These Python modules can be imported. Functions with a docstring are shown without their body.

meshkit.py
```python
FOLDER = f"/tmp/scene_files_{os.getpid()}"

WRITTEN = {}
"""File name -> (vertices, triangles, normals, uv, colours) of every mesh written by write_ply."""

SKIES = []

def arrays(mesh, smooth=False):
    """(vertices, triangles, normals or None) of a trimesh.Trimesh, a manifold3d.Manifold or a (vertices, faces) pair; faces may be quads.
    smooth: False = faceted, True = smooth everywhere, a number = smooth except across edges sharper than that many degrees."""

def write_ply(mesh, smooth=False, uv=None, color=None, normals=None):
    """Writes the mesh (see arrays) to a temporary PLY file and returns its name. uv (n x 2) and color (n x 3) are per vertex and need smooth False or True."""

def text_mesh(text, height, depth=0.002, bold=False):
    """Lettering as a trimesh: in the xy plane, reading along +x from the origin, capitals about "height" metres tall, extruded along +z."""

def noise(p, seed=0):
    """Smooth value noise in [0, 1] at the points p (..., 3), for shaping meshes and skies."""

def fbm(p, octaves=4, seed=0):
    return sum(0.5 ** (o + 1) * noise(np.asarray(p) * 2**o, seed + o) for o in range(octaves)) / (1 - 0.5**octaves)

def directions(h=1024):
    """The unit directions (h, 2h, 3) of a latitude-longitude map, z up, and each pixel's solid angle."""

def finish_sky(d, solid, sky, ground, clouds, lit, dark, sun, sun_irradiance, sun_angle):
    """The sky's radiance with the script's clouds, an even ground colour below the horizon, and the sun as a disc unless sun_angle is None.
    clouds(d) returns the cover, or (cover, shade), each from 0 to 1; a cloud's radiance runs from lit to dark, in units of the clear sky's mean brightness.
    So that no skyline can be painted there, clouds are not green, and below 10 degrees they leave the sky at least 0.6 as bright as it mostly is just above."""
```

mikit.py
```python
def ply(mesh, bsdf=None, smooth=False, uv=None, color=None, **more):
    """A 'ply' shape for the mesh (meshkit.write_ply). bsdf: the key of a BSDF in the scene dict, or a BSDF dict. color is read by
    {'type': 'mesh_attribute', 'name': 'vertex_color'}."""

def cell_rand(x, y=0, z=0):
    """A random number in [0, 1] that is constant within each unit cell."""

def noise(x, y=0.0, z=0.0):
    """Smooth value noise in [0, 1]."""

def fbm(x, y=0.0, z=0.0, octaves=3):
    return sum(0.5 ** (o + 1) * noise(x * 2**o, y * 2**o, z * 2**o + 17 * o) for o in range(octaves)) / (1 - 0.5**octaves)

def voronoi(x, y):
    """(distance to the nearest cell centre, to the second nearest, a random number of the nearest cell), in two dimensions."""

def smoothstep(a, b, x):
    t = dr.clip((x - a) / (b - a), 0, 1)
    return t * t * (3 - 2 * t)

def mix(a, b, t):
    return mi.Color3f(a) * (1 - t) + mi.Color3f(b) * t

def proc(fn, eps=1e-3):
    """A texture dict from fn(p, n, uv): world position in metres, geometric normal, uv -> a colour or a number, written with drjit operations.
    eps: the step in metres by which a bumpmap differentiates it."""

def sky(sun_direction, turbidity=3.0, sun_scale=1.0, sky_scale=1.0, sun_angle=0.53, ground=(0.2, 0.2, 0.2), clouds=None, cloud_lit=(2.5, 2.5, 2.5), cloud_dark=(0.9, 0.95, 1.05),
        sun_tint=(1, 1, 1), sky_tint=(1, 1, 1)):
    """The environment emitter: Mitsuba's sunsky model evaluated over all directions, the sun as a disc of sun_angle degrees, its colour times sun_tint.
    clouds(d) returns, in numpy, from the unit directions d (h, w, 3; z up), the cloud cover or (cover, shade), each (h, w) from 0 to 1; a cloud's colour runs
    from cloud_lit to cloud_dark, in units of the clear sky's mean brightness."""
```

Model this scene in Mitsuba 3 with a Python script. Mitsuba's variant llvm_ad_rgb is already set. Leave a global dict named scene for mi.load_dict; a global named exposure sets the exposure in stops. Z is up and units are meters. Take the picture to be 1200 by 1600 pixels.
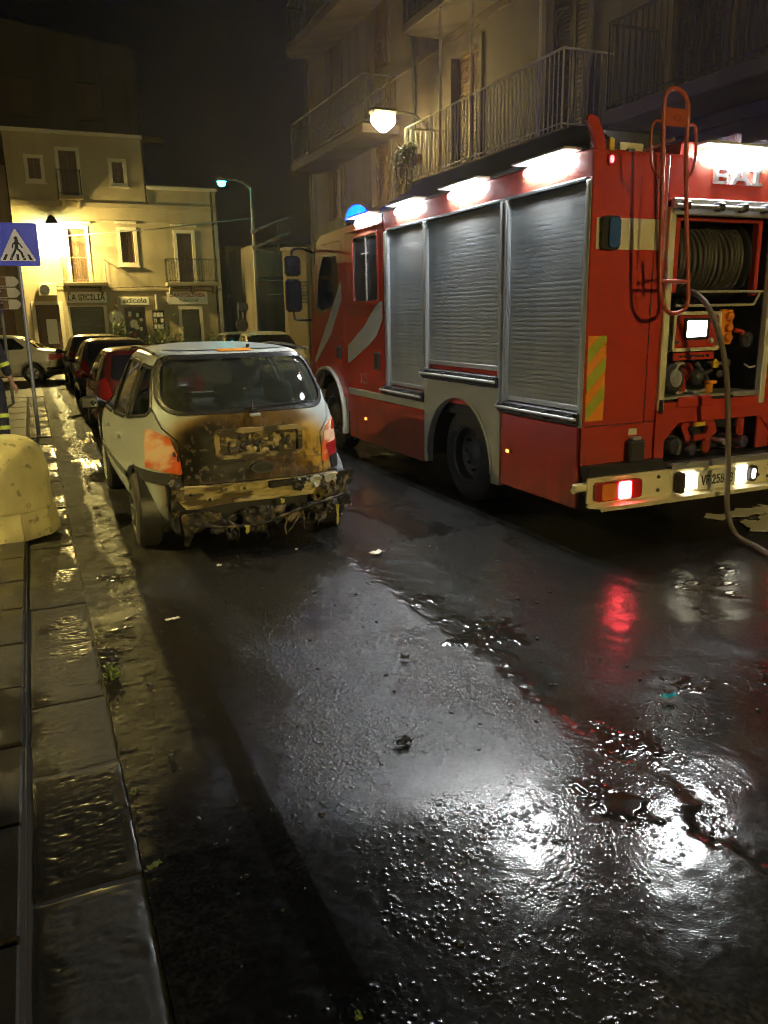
import math, random
import numpy as np, trimesh, manifold3d, shapely
from shapely.geometry import Polygon, box as sbox
from shapely import affinity
import mitsuba as mi, drjit as dr
import mikit, meshkit
from mikit import noise as dnoise, fbm as dfbm, smoothstep, mix

scene, labels = {}, {}
random.seed(7)
RNG = np.random.default_rng(7)

# ---------------------------------------------------------------- camera, sky, exposure
scene['camera'] = {
    'type': 'perspective', 'fov_axis': 'x', 'fov': 52.0, 'near_clip': 0.05, 'far_clip': 400.0,
    'to_world': mi.ScalarTransform4f().look_at(origin=[0, 0, 1.85], target=[0.38633, 0.88994, 1.85 + -0.24240], up=[0.11362, 0.21489, 0.97001]),
}
exposure = 0.6
HAZE, SMOKE = 0.0003, 0.018
scene['sky'] = {**mikit.sky((0.3, -0.8, 0.25), turbidity=3, sun_scale=0.0, sky_scale=0.0025, sky_tint=(0.75, 0.6, 1.25), ground=(0.02, 0.02, 0.02)), 'sampling_weight': 0.25}

# lamp strengths
WALL_LAMP, GREEN_LAMP, BRACKET_LAMP, LEFT_LAMP, BACK_LAMP, TRUCK_LAMP, BEACON = 2100.0, 40.0, 230.0, 4400.0, 2700.0, 140.0, 95.0
SODIUM = np.array([1.0, 0.77, 0.25])
COOL = np.array([0.93, 1.0, 1.03])


def emit(rgb, weight=1.0):
    return {'type': 'area', 'radiance': {'type': 'rgb', 'value': [float(c) for c in rgb]}, 'sampling_weight': float(weight)}


# ---------------------------------------------------------------- keys and labels
def numbered(name):
    used = lambda k: k in scene or k in labels or any(x.startswith(k + '__') for x in scene)
    if not used(name):
        return name
    i = 1
    while used(f'{name}_{i:03d}'):
        i += 1
    return f'{name}_{i:03d}'


COUNT = {}


def child(parent, name):
    k = parent + '__' + name
    if k not in COUNT:
        COUNT[k] = 0
        return k
    COUNT[k] += 1
    return f'{k}_{COUNT[k]:03d}'


def thing(name, label, category, group=None):
    key = numbered(name)
    labels[key] = {'label': label, 'category': category}
    if group:
        labels[key]['group'] = group
    return key


def join(meshes):
    if isinstance(meshes, (list, tuple)):
        ms = [to_tm(m) for m in meshes]
        return ms[0] if len(ms) == 1 else trimesh.util.concatenate(ms)
    return to_tm(meshes)


def to_tm(m):
    if isinstance(m, manifold3d.Manifold):
        q = m.to_mesh()
        return trimesh.Trimesh(np.array(q.vert_properties[:, :3], float), np.array(q.tri_verts), process=False)
    return m


def add(parent, name, meshes, mat, smooth=False, M=None, emitter=None, label=None, stuff=False):
    """one entry under parent; M a 4x4 matrix baked into the vertices"""
    key = child(parent, name) if parent else numbered(name)
    m = join(meshes)
    if M is not None:
        m = trimesh.Trimesh(m.vertices @ M[:3, :3].T + M[:3, 3], m.faces if np.linalg.det(M[:3, :3]) > 0 else m.faces[:, ::-1], process=False)
    if emitter is not None:
        scene[key] = mikit.ply(m, mat, smooth, emitter=emitter)
    else:
        scene[key] = mikit.ply(m, mat, smooth)
    if label or stuff:
        labels[key] = {}
        if label:
            labels[key]['label'] = label
        if stuff:
            labels[key]['kind'] = 'stuff'
    return key


def add_each(parent, name, meshes, mat, smooth=False, **kw):
    return [add(parent, name, m, mat, smooth, **kw) for m in meshes]


def single(name, meshes, mat, label, category, smooth=False, group=None, **kw):
    key = add(None, name, meshes, mat, smooth, **kw)
    labels[key] = {'label': label, 'category': category}
    if group:
        labels[key]['group'] = group
    return key


def structure(name, meshes, mat, smooth=False, label=None):
    key = add(None, name, meshes, mat, smooth)
    labels[key] = {'kind': 'structure'}
    if label:
        labels[key]['label'] = label
    return key


# ---------------------------------------------------------------- mesh helpers
def bx(x0, x1, y0, y1, z0, z1, c=0.0):
    """a box, its edges chamfered by c"""
    x0, x1 = min(x0, x1), max(x0, x1)
    y0, y1 = min(y0, y1), max(y0, y1)
    z0, z1 = min(z0, z1), max(z0, z1)
    if c <= 0:
        m = trimesh.creation.box((x1 - x0, y1 - y0, z1 - z0))
        m.apply_translation(((x0 + x1) / 2, (y0 + y1) / 2, (z0 + z1) / 2))
        return m
    c = min(c, (x1 - x0) / 2.01, (y1 - y0) / 2.01, (z1 - z0) / 2.01)
    pts = []
    for sx, sy, sz in np.ndindex(2, 2, 2):
        p = np.array([[x0, x1][sx], [y0, y1][sy], [z0, z1][sz]])
        d = np.array([[c, -c][sx], [c, -c][sy], [c, -c][sz]])
        for k in range(3):
            q = p + d
            q[k] = p[k]
            pts.append(q)
    return trimesh.Trimesh(pts, process=False).convex_hull


def frame_of(t):
    t = t / (np.linalg.norm(t) + 1e-12)
    a = np.cross(t, [0, 0, 1.0] if abs(t[2]) < 0.95 else [1.0, 0, 0])
    a /= np.linalg.norm(a)
    return a, np.cross(t, a)


def tube(pts, r, n=10, closed=False):
    p = np.asarray(pts, float)
    k = len(p)
    t = np.roll(p, -1, 0) - np.roll(p, 1, 0) if closed else np.gradient(p, axis=0)
    t /= np.linalg.norm(t, axis=1, keepdims=True) + 1e-12
    a, _ = frame_of(t[0])
    rings, ang = [], np.arange(n) * 2 * np.pi / n
    rr = np.broadcast_to(r, (k,))
    for i in range(k):
        a = a - t[i] * (a @ t[i])
        a /= np.linalg.norm(a)
        b = np.cross(t[i], a)
        rings.append(p[i] + rr[i] * (np.cos(ang)[:, None] * a + np.sin(ang)[:, None] * b))
    v = np.vstack(rings)
    f = []
    for i in range(k if closed else k - 1):
        j = (i + 1) % k
        for q in range(n):
            s = (q + 1) % n
            f += [[i * n + q, i * n + s, j * n + s], [i * n + q, j * n + s, j * n + q]]
    if not closed:
        v = np.vstack([v, p[0], p[-1]])
        c0, c1 = len(v) - 2, len(v) - 1
        for q in range(n):
            s = (q + 1) % n
            f += [[c0, s, q], [c1, (k - 1) * n + q, (k - 1) * n + s]]
    return trimesh.Trimesh(v, np.array(f), process=False)


def cyl(p0, p1, r, n=16):
    return tube([p0, p1], r, n)


def smooth_path(pts, n=60, closed=False):
    """Catmull-Rom through the points"""
    p = np.asarray(pts, float)
    if closed:
        p = np.vstack([p[-1], p, p[0], p[1]])
    else:
        p = np.vstack([2 * p[0] - p[1], p, 2 * p[-1] - p[-2]])
    out, segs = [], len(p) - 3
    per = max(2, n // segs)
    for i in range(segs):
        a, b, c, d = p[i:i + 4]
        for t in np.arange(per) / per:
            out.append(0.5 * (2 * b + (c - a) * t + (2 * a - 5 * b + 4 * c - d) * t * t + (3 * b - a - 3 * c + d) * t ** 3))
    if not closed:
        out.append(p[-2])
    return np.array(out)


def lathe(profile, center, axis, n=32):
    """profile: (radius, along) pairs; revolved about axis through center"""
    axis = np.asarray(axis, float) / np.linalg.norm(axis)
    a, b = frame_of(axis)
    ang = np.arange(n) * 2 * np.pi / n
    c = np.asarray(center, float)
    v = np.vstack([c + axis * h + r * (np.cos(ang)[:, None] * a + np.sin(ang)[:, None] * b) for r, h in profile])
    f, k = [], len(profile)
    for i in range(k - 1):
        for q in range(n):
            s = (q + 1) % n
            f += [[i * n + q, i * n + s, (i + 1) * n + s], [i * n + q, (i + 1) * n + s, (i + 1) * n + q]]
    m = trimesh.Trimesh(v, np.array(f), process=False)
    return m


def extr(poly, axis, a0, a1):
    """a shapely polygon extruded. axis 'x': polygon is (y,z); 'y': polygon is (x,z); 'z': polygon is (x,y). from a0 to a1 along the axis"""
    geoms = [g for g in getattr(poly, 'geoms', [poly]) if g.area > 1e-9]
    m = trimesh.util.concatenate([trimesh.creation.extrude_polygon(g, abs(a1 - a0), engine='earcut') for g in geoms])
    v = m.vertices.copy()
    lo = min(a0, a1)
    if axis == 'z':
        return trimesh.Trimesh(v + [0, 0, lo], m.faces, process=False)
    if axis == 'x':
        return trimesh.Trimesh(np.stack([v[:, 2] + lo, v[:, 0], v[:, 1]], 1), m.faces, process=False)
    return trimesh.Trimesh(np.stack([v[:, 0], v[:, 2] + lo, v[:, 1]], 1), m.faces[:, ::-1], process=False)


def rrect(x0, x1, y0, y1, r, q=6):
    return sbox(min(x0, x1) + r, min(y0, y1) + r, max(x0, x1) - r, max(y0, y1) - r).buffer(r, quad_segs=q)


def poly(pts, r=0.0, q=5):
    p = Polygon(pts)
    return p.buffer(-r).buffer(r, quad_segs=q) if r else p


def man(m):
    if isinstance(m, manifold3d.Manifold):
        return m
    m = trimesh.Trimesh(m.vertices, m.faces, process=True, merge_norm=True, merge_tex=True)
    return manifold3d.Manifold(manifold3d.Mesh(vert_properties=np.asarray(m.vertices, np.float32), tri_verts=np.asarray(m.faces, np.uint32)))


def hull_of(spheres, seg=16):
    """hull of (x, y, z, r) spheres"""
    return manifold3d.Manifold.batch_hull([manifold3d.Manifold.sphere(s[3], seg).translate(tuple(float(x) for x in s[:3])) for s in spheres])


def text_on(text, height, x, z, y, width=None, bold=True, depth=0.004):
    """lettering that faces -y, its lower left corner at (x, z), standing proud of the plane y"""
    m = meshkit.text_mesh(text, height, depth, bold=bold)
    v = m.vertices.copy()
    if width:
        s = width / (v[:, 0].max() - v[:, 0].min())
        v[:, 0] = (v[:, 0] - v[:, 0].min()) * s
    return trimesh.Trimesh(np.stack([v[:, 0] + x, y - v[:, 2], v[:, 1] + z], 1), m.faces, process=False)


def rotz(deg, loc=(0, 0, 0)):
    c, s = math.cos(math.radians(deg)), math.sin(math.radians(deg))
    M = np.eye(4)
    M[:2, :2] = [[c, -s], [s, c]]
    M[:3, 3] = loc
    return M


# ---------------------------------------------------------------- materials
def mat(name, **kw):
    d = {'type': 'principled'}
    for k, v in kw.items():
        d[k] = {'type': 'rgb', 'value': list(v)} if isinstance(v, (tuple, list)) else v
    scene['m_' + name] = {'type': 'twosided', 'bsdf': d}
    return 'm_' + name




def red_tone(p, n, uv):
    """fire red with a film of road dirt that thickens towards the wheels"""
    a = dfbm(p.x * 3 + p.y * 2.2, p.z * 2.4, 1.0, octaves=4)
    s = dnoise((p.x + p.y) * 17, p.z * 2.2, 3.0)
    d = (1 - smoothstep(0.35, 1.25, p.z)) * (0.25 + 0.9 * a) * (0.6 + 0.5 * s) + 0.12 * smoothstep(0.5, 0.75, a)
    return mix(mi.Color3f(0.46, 0.036, 0.022) * (0.85 + 0.25 * a), mi.Color3f(0.075, 0.055, 0.045), dr.clip(d * 0.75, 0, 0.7))


def red_gloss(p, n, uv):
    return 0.24 + 0.25 * (1 - smoothstep(0.4, 1.3, p.z)) * dfbm(p.x * 5 + p.y * 5, p.z * 5, 2.0, octaves=2)


scene['m_red_paint'] = {'type': 'twosided', 'bsdf': {'type': 'principled', 'base_color': mikit.proc(red_tone), 'roughness': mikit.proc(red_gloss), 'clearcoat': 0.6, 'clearcoat_gloss': 0.85}}
RED = 'm_red_paint'
CREAM = mat('cream_paint', base_color=(0.72, 0.66, 0.46), roughness=0.45)
GREYP = mat('grey_paint', base_color=(0.50, 0.50, 0.44), roughness=0.35, clearcoat=0.4)
ALU = mat('aluminium', base_color=(0.60, 0.61, 0.62), roughness=0.42, metallic=0.85)
CHROME = mat('chrome', base_color=(0.75, 0.75, 0.74), roughness=0.12, metallic=1.0)
BLACK = mat('black_plastic', base_color=(0.018, 0.018, 0.02), roughness=0.42)
RUBBER = mat('rubber', base_color=(0.022, 0.021, 0.02), roughness=0.75)
DARKMETAL = mat('dark_metal', base_color=(0.05, 0.05, 0.055), roughness=0.5, metallic=0.5)
ORANGE = mat('orange_reflective', base_color=(0.85, 0.30, 0.03), roughness=0.4)
LIME = mat('lime_reflective', base_color=(0.40, 0.40, 0.05), roughness=0.4)
YELLOW = mat('yellow_plastic', base_color=(0.75, 0.55, 0.06), roughness=0.4)
REDLENS = mat('red_lens', base_color=(0.30, 0.012, 0.015), roughness=0.15, clearcoat=1.0)
AMBER = mat('amber_lens', base_color=(0.65, 0.18, 0.02), roughness=0.15, clearcoat=1.0)
BLUELENS = mat('blue_lens', base_color=(0.02, 0.09, 0.35), roughness=0.12, clearcoat=1.0)
LAMPW = mat('lamp_lens', base_color=(0.8, 0.8, 0.8), roughness=0.3)
HOSE = mat('hose_cloth', base_color=(0.13, 0.115, 0.095), roughness=0.6)
DGLASS = mat('dark_glass', base_color=(0.012, 0.013, 0.016), roughness=0.06, specular=0.6)
scene['m_glass'] = {'type': 'thindielectric', 'int_ior': 1.5, 'specular_transmittance': {'type': 'rgb', 'value': [0.62, 0.68, 0.64]}}
scene['m_sooty_glass'] = {'type': 'blendbsdf', 'weight': 0.075, 'a': {'type': 'thindielectric', 'int_ior': 1.5, 'specular_transmittance': {'type': 'rgb', 'value': [0.55, 0.60, 0.56]}}, 'b': {'type': 'twosided', 'bsdf': {'type': 'diffuse', 'reflectance': {'type': 'rgb', 'value': [0.26, 0.28, 0.26]}}}}
GLASS = 'm_glass'
SEAT = mat('seat_fabric', base_color=(0.03, 0.032, 0.035), roughness=0.9)
TRIM = mat('grey_trim', base_color=(0.07, 0.075, 0.07), roughness=0.6)
SILVERP = mat('silver_paint', base_color=(0.42, 0.44, 0.41), roughness=0.3, metallic=0.55, clearcoat=0.7)
WHITEP = mat('white_car_paint', base_color=(0.70, 0.68, 0.58), roughness=0.25, clearcoat=0.8)
REDCAR = mat('dark_red_paint', base_color=(0.085, 0.010, 0.010), roughness=0.22, clearcoat=1.0)
DARKCAR = mat('dark_car_paint', base_color=(0.030, 0.026, 0.024), roughness=0.2, clearcoat=1.0)
WOOD = mat('brown_wood', base_color=(0.10, 0.055, 0.03), roughness=0.6)
SURROUND = mat('stone_surround', base_color=(0.62, 0.56, 0.44), roughness=0.8)
IRON = mat('wrought_iron', base_color=(0.03, 0.028, 0.028), roughness=0.55)
PALEIRON = mat('pale_iron', base_color=(0.36, 0.33, 0.26), roughness=0.5)
GALV = mat('galvanised_steel', base_color=(0.33, 0.34, 0.34), roughness=0.45, metallic=0.4)
SHUTGREEN = mat('shop_shutter', base_color=(0.10, 0.11, 0.085), roughness=0.5)
SIGNW = mat('sign_white', base_color=(0.72, 0.70, 0.62), roughness=0.5)
SIGNBLUE = mat('sign_blue', base_color=(0.02, 0.045, 0.72), roughness=0.4)
SIGNBROWN = mat('sign_brown', base_color=(0.22, 0.11, 0.03), roughness=0.5)
INK = mat('black_ink', base_color=(0.02, 0.018, 0.02), roughness=0.6)
REDINK = mat('red_ink', base_color=(0.35, 0.06, 0.04), roughness=0.6)
SKIN = mat('skin', base_color=(0.42, 0.22, 0.14), roughness=0.5)
NAVY = mat('navy_cloth', base_color=(0.016, 0.017, 0.024), roughness=0.85)
HIVIS = mat('hi_vis_band', base_color=(0.60, 0.68, 0.08), roughness=0.5)
LEAF = mat('leaf', base_color=(0.07, 0.10, 0.03), roughness=0.5)
BARK = mat('bark', base_color=(0.08, 0.055, 0.035), roughness=0.9)
POT = mat('terracotta', base_color=(0.25, 0.11, 0.06), roughness=0.8)
PAPER = mat('paper', base_color=(0.70, 0.68, 0.62), roughness=0.6)
CYAN = mat('cyan_plastic', base_color=(0.03, 0.40, 0.62), roughness=0.3)
WEED = mat('weed', base_color=(0.12, 0.16, 0.03), roughness=0.6)


# ================================================================ GROUND
def mix_f(a, b, t):
    return a * (1 - t) + b * t


def road_rough(p, n, uv):
    a = dfbm(p.x * 1.6, p.y * 0.9, 0.0, octaves=5)
    g = dnoise(p.x * 60, p.y * 60, 4.0)
    patch = 1 - smoothstep(1.95, 2.25, p.x + 0.25 * (a - 0.5))
    far_ = smoothstep(4.6, 5.6, p.y)
    wx = p.x + 0.10 * (dnoise(p.y * 1.3, 2.0, 1.0) - 0.5) + 0.05 * (dnoise(p.y * 6, 5.0, 1.0) - 0.5)
    gutter = smoothstep(0.34, 0.40, wx) * (1 - smoothstep(0.52, 0.58, wx)) * far_
    r_side = (1 - smoothstep(0.75, 1.1, p.x)) * far_ * 0.46
    near = 1 - smoothstep(2.1, 2.9, p.y)
    pale = patch * smoothstep(0.55, 1.0, p.x + 0.5 * (a - 0.5)) * (1 - near) * (1 - smoothstep(5.0, 7.0, p.y))
    side = smoothstep(2.1, 2.5, p.x) * smoothstep(2.4, 2.9, p.y)
    left = (1 - smoothstep(0.65, 1.25, p.x)) * (1 - smoothstep(4.2, 5.0, p.y))
    r = 0.125 + 0.11 * side + 0.05 * left + r_side + 0.15 * pale * smoothstep(0.30, 0.50, a) + (0.06 + 0.14 * pale) * (g - 0.5)
    return dr.clip(mix_f(dr.minimum(r, 0.58), 0.11 + 0.20 * dfbm(p.x * 5, p.y * 2.2, 8.0, octaves=3), gutter), 0.085, 0.6)


def road_color(p, n, uv):
    a = dfbm(p.x * 2.1, p.y * 1.3, 3.0, octaves=3)
    g = dnoise(p.x * 95, p.y * 95, 1.0)
    patch = 1 - smoothstep(1.95, 2.25, p.x + 0.25 * (a - 0.5))
    dry = smoothstep(0.5, 0.62, a)
    base = 0.009 + 0.012 * g + 0.04 * patch * dry * g * dnoise(p.x * 41, p.y * 41, 6.0)
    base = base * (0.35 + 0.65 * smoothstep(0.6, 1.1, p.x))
    return mi.Color3f(base * 1.02, base, base * 0.95)


def road_bump(p, n, uv):
    gut = (1 - smoothstep(0.52, 0.75, p.x)) * smoothstep(4.4, 5.4, p.y)
    fine = 0.22 + 1.3 * smoothstep(2.2, 2.9, p.y) * (1 - smoothstep(1.9, 2.2, p.x))
    return fine * (dnoise(p.x * 210, p.y * 210, 0.0) + 0.5 * dnoise(p.x * 430 + 7, p.y * 430, 2.0)) + (1.5 + 3.5 * smoothstep(2.4, 3.4, p.y)) * dnoise(p.x * 11, p.y * 9, 5.0) + 20.0 * gut * dnoise(p.x * 13, p.y * 10, 9.0)


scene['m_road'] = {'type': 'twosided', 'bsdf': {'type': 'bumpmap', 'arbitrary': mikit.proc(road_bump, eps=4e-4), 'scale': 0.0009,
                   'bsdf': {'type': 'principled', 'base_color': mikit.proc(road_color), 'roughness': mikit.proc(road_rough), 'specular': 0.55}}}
scene['m_puddle'] = {'type': 'twosided', 'bsdf': {'type': 'principled', 'base_color': {'type': 'rgb', 'value': [0.012, 0.011, 0.010]}, 'roughness': 0.09, 'specular': 0.5}}


def stone_color(p, n, uv):
    a = dfbm(p.x * 5, p.y * 5, 0.0, octaves=4)
    g = dnoise(p.x * 120, p.y * 120, p.z * 60)
    b = 0.008 + 0.018 * a + 0.008 * g
    return mi.Color3f(b * 1.08, b, b * 0.88)


def stone_gloss(p, n, uv):
    a = dfbm(p.x * 4.0, p.y * 2.6, 3.0, octaves=4)
    return 0.66 - 0.40 * smoothstep(0.47, 0.60, a)


scene['m_lava_stone'] = {'type': 'twosided', 'bsdf': {'type': 'principled', 'base_color': mikit.proc(stone_color), 'roughness': mikit.proc(stone_gloss), 'specular': 0.4}}
scene['m_pavement'] = {'type': 'twosided', 'bsdf': {'type': 'principled', 'base_color': {'type': 'rgb', 'value': [0.085, 0.075, 0.055]}, 'roughness': 0.5}}
JOINT = mat('joint', base_color=(0.02, 0.018, 0.015), roughness=0.7)


def graded(lo, hi, step, far_lo, far_hi, grow=1.10):
    mid = list(np.arange(lo, hi + 1e-9, step))
    up, s = [mid[-1]], step
    while up[-1] < far_hi:
        s *= grow
        up.append(up[-1] + s)
    up[-1] = far_hi
    dn, s = [mid[0]], step
    while dn[-1] > far_lo:
        s *= grow
        dn.append(dn[-1] - s)
    dn[-1] = far_lo
    return np.array(dn[:0:-1] + mid + up[1:])


def terrain():
    from scipy.spatial import cKDTree
    xs = graded(0.155, 3.30, 0.0046, 0.15, 70.0, 1.045)
    low = graded(1.05, 2.9, 0.0046, -45.0, 2.9, 1.05)
    up = [low[-1]]
    while up[-1] < 75.0:
        up.append(up[-1] + min(0.0046 + 0.0042 * (up[-1] - 2.9), 0.02) + max(0.0, 0.045 * (up[-1] - 7.0)))
    ys = np.concatenate([low, up[1:]])
    X, Y = np.meshgrid(xs, ys)
    P = np.stack([X, Y, 0 * X], -1)
    fine = np.clip(1.6 - np.maximum(np.abs(np.gradient(xs))[None, :], np.abs(np.gradient(ys))[:, None]) / 0.018, 0, 1)
    mid = np.clip(1.6 - np.maximum(np.abs(np.gradient(xs))[None, :], np.abs(np.gradient(ys))[:, None]) / 0.06, 0, 1)
    fb = lambda s, o, seed: meshkit.fbm(P * s, o, seed)
    big = fb(1.1, 3, 5)
    wob = fb(2.3, 3, 9) - 0.5
    edge = X - 2.12 - 0.22 * wob - 0.16 * (meshkit.noise(P * [7, 7, 1], 91) - 0.5) - 0.08 * (meshkit.noise(P * [24, 24, 1], 92) - 0.5) + 0.05 * np.clip(Y - 5, 0, 3)
    # the older surface (towards the kerb) stands about a centimetre above the strip beside the fire engine
    raised = 1 / (1 + np.exp(np.clip(edge / 0.02, -40, 40)))
    h = 0.012 * raised + 0.016 * (big - 0.5) * 0.6
    # aggregate: single stones of 6 to 18 mm set in the binder
    sel = (fine > 0.01) & (X < 4.2)
    stones_h = np.zeros_like(X)
    q = np.random.default_rng(3)
    px, py = X[sel], Y[sel]
    for dens, r0, r1, amp in ((12000, 0.0036, 0.0075, 0.62), (1500, 0.007, 0.013, 0.8)):
        n = int(dens * (4.2 - 0.15) * (py.max() - py.min()))
        c = np.stack([0.15 + 4.05 * q.random(n), py.min() + (py.max() - py.min()) * q.random(n)], 1)
        rad, tall = r0 + (r1 - r0) * q.random(n) ** 1.5, 0.35 + 0.65 * q.random(n)
        tilt = q.standard_normal((n, 2)) * 0.16
        d, i = cKDTree(c).query(np.stack([px, py], 1))
        t = np.clip(1 - (d / rad[i]) ** 2, 0, 1) ** 0.65
        v = t * (tall[i] * rad[i] * 0.42 * amp + tilt[i, 0] * (px - c[i, 0]) + tilt[i, 1] * (py - c[i, 1]))
        stones_h[sel] = np.maximum(stones_h[sel], v)
    g2 = meshkit.noise(P * [140, 140, 1] + 3.3, 22)
    lumps = meshkit.noise(P * [15, 15, 1], 24)
    patchy = np.clip((fb(3.1, 4, 33) - 0.36) / 0.22, 0, 1)
    coarse = np.clip((fb(0.9, 3, 31) - 0.42) / 0.14, 0, 1)
    coarse = np.maximum(coarse * (0.25 + 0.75 * (1 - raised)), np.clip((2.75 - Y) / 0.7, 0, 1))
    pale = np.exp(-(((X - 1.35) / 0.62) ** 4 + ((Y - 3.7) / 1.25) ** 4))
    strength = (0.50 + 0.45 * coarse) * (0.22 + 0.78 * patchy)
    strength = strength + pale * (0.75 - 0.5 * strength)
    grain = stones_h * strength * 0.9 + 0.0012 * g2 * (0.3 + 0.5 * patchy) + 0.0035 * coarse * np.clip(lumps - 0.40, 0, 1)
    # a film of water fills the gaps between the stones: thin on the old surface, deeper in the foreground
    film = (0.0013 + 0.0015 * np.clip((2.9 - Y) / 0.8, 0, 1) + 0.0005 * raised) * (1 - 0.95 * pale) * (1.35 - 0.75 * patchy)
    grain = np.maximum(grain, film + 0.00025 * meshkit.noise(P * [38, 38, 1], 58))
    # standing water: its level rises out of the hollows, single stones stand out of it
    pud = fb(1.35, 4, 47) - 0.605 + 0.03 * np.exp(-((edge - 0.55) / 0.35) ** 2) * (Y < 9) - 0.05 * raised
    for cx, cy, rx, ry, s in [(1.58, 1.98, 0.30, 0.22, 0.13), (1.95, 1.86, 0.36, 0.26, 0.12), (3.3, 6.0, 0.8, 2.2, 0.05), (2.22, 3.0, 0.09, 0.9, 0.05), (2.2, 2.5, 0.20, 0.25, 0.06),
                              (3.55, 2.95, 0.55, 0.10, 0.12), (1.35, 8.0, 0.8, 2.2, 0.05), (0.7, 1.6, 0.45, 0.7, -0.15), (2.35, 4.6, 0.6, 0.9, -0.2)]:
        pud = pud + s * np.exp(-(((X - cx) / rx) ** 2 + ((Y - cy) / ry) ** 2))
    pud = pud - 0.25 * np.exp(-(((X - 1.25) / 0.55) ** 2 + ((Y - 3.5) / 1.3) ** 2))
    pud = pud + 0.10 * (meshkit.noise(P * [15, 15, 1], 77) - 0.5) + 0.07 * (meshkit.noise(P * [41, 41, 1], 78) - 0.5)
    slab = np.exp(-(((X - 3.75) / 0.45) ** 6 + ((Y - 3.05 + 0.35 * (X - 3.75)) / 0.30) ** 6))
    pud = pud - 0.3 * slab
    level = np.clip(pud * 0.075, -0.05, 0.0075)
    stones = fine * grain * (1 - 0.55 * slab)
    wet = (level > stones) & (level > 0.0)
    h = h + 0.012 * slab + np.where(wet, level, stones) + np.where(wet, 0.0007 * fine * meshkit.noise(P * [22, 22, 1], 55), 0)
    # ripples along the gutter
    gut = np.clip((0.66 - X) / 0.1, 0, 1) * (X > 0.14)
    h = h - 0.012 * gut + mid * 0.0035 * gut * (meshkit.noise(P * [16, 34, 1], 61) - 0.5) + mid * 0.004 * gut * (meshkit.noise(P * [6, 11, 1], 62) - 0.5)
    h = h * np.clip((60 - np.abs(Y)) / 30, 0, 1) * np.clip((30 - X) / 15, 0, 1)
    V = np.stack([X, Y, h], -1).reshape(-1, 3)
    nx, ny = len(xs), len(ys)
    i, j = np.meshgrid(np.arange(nx - 1), np.arange(ny - 1))
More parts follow.
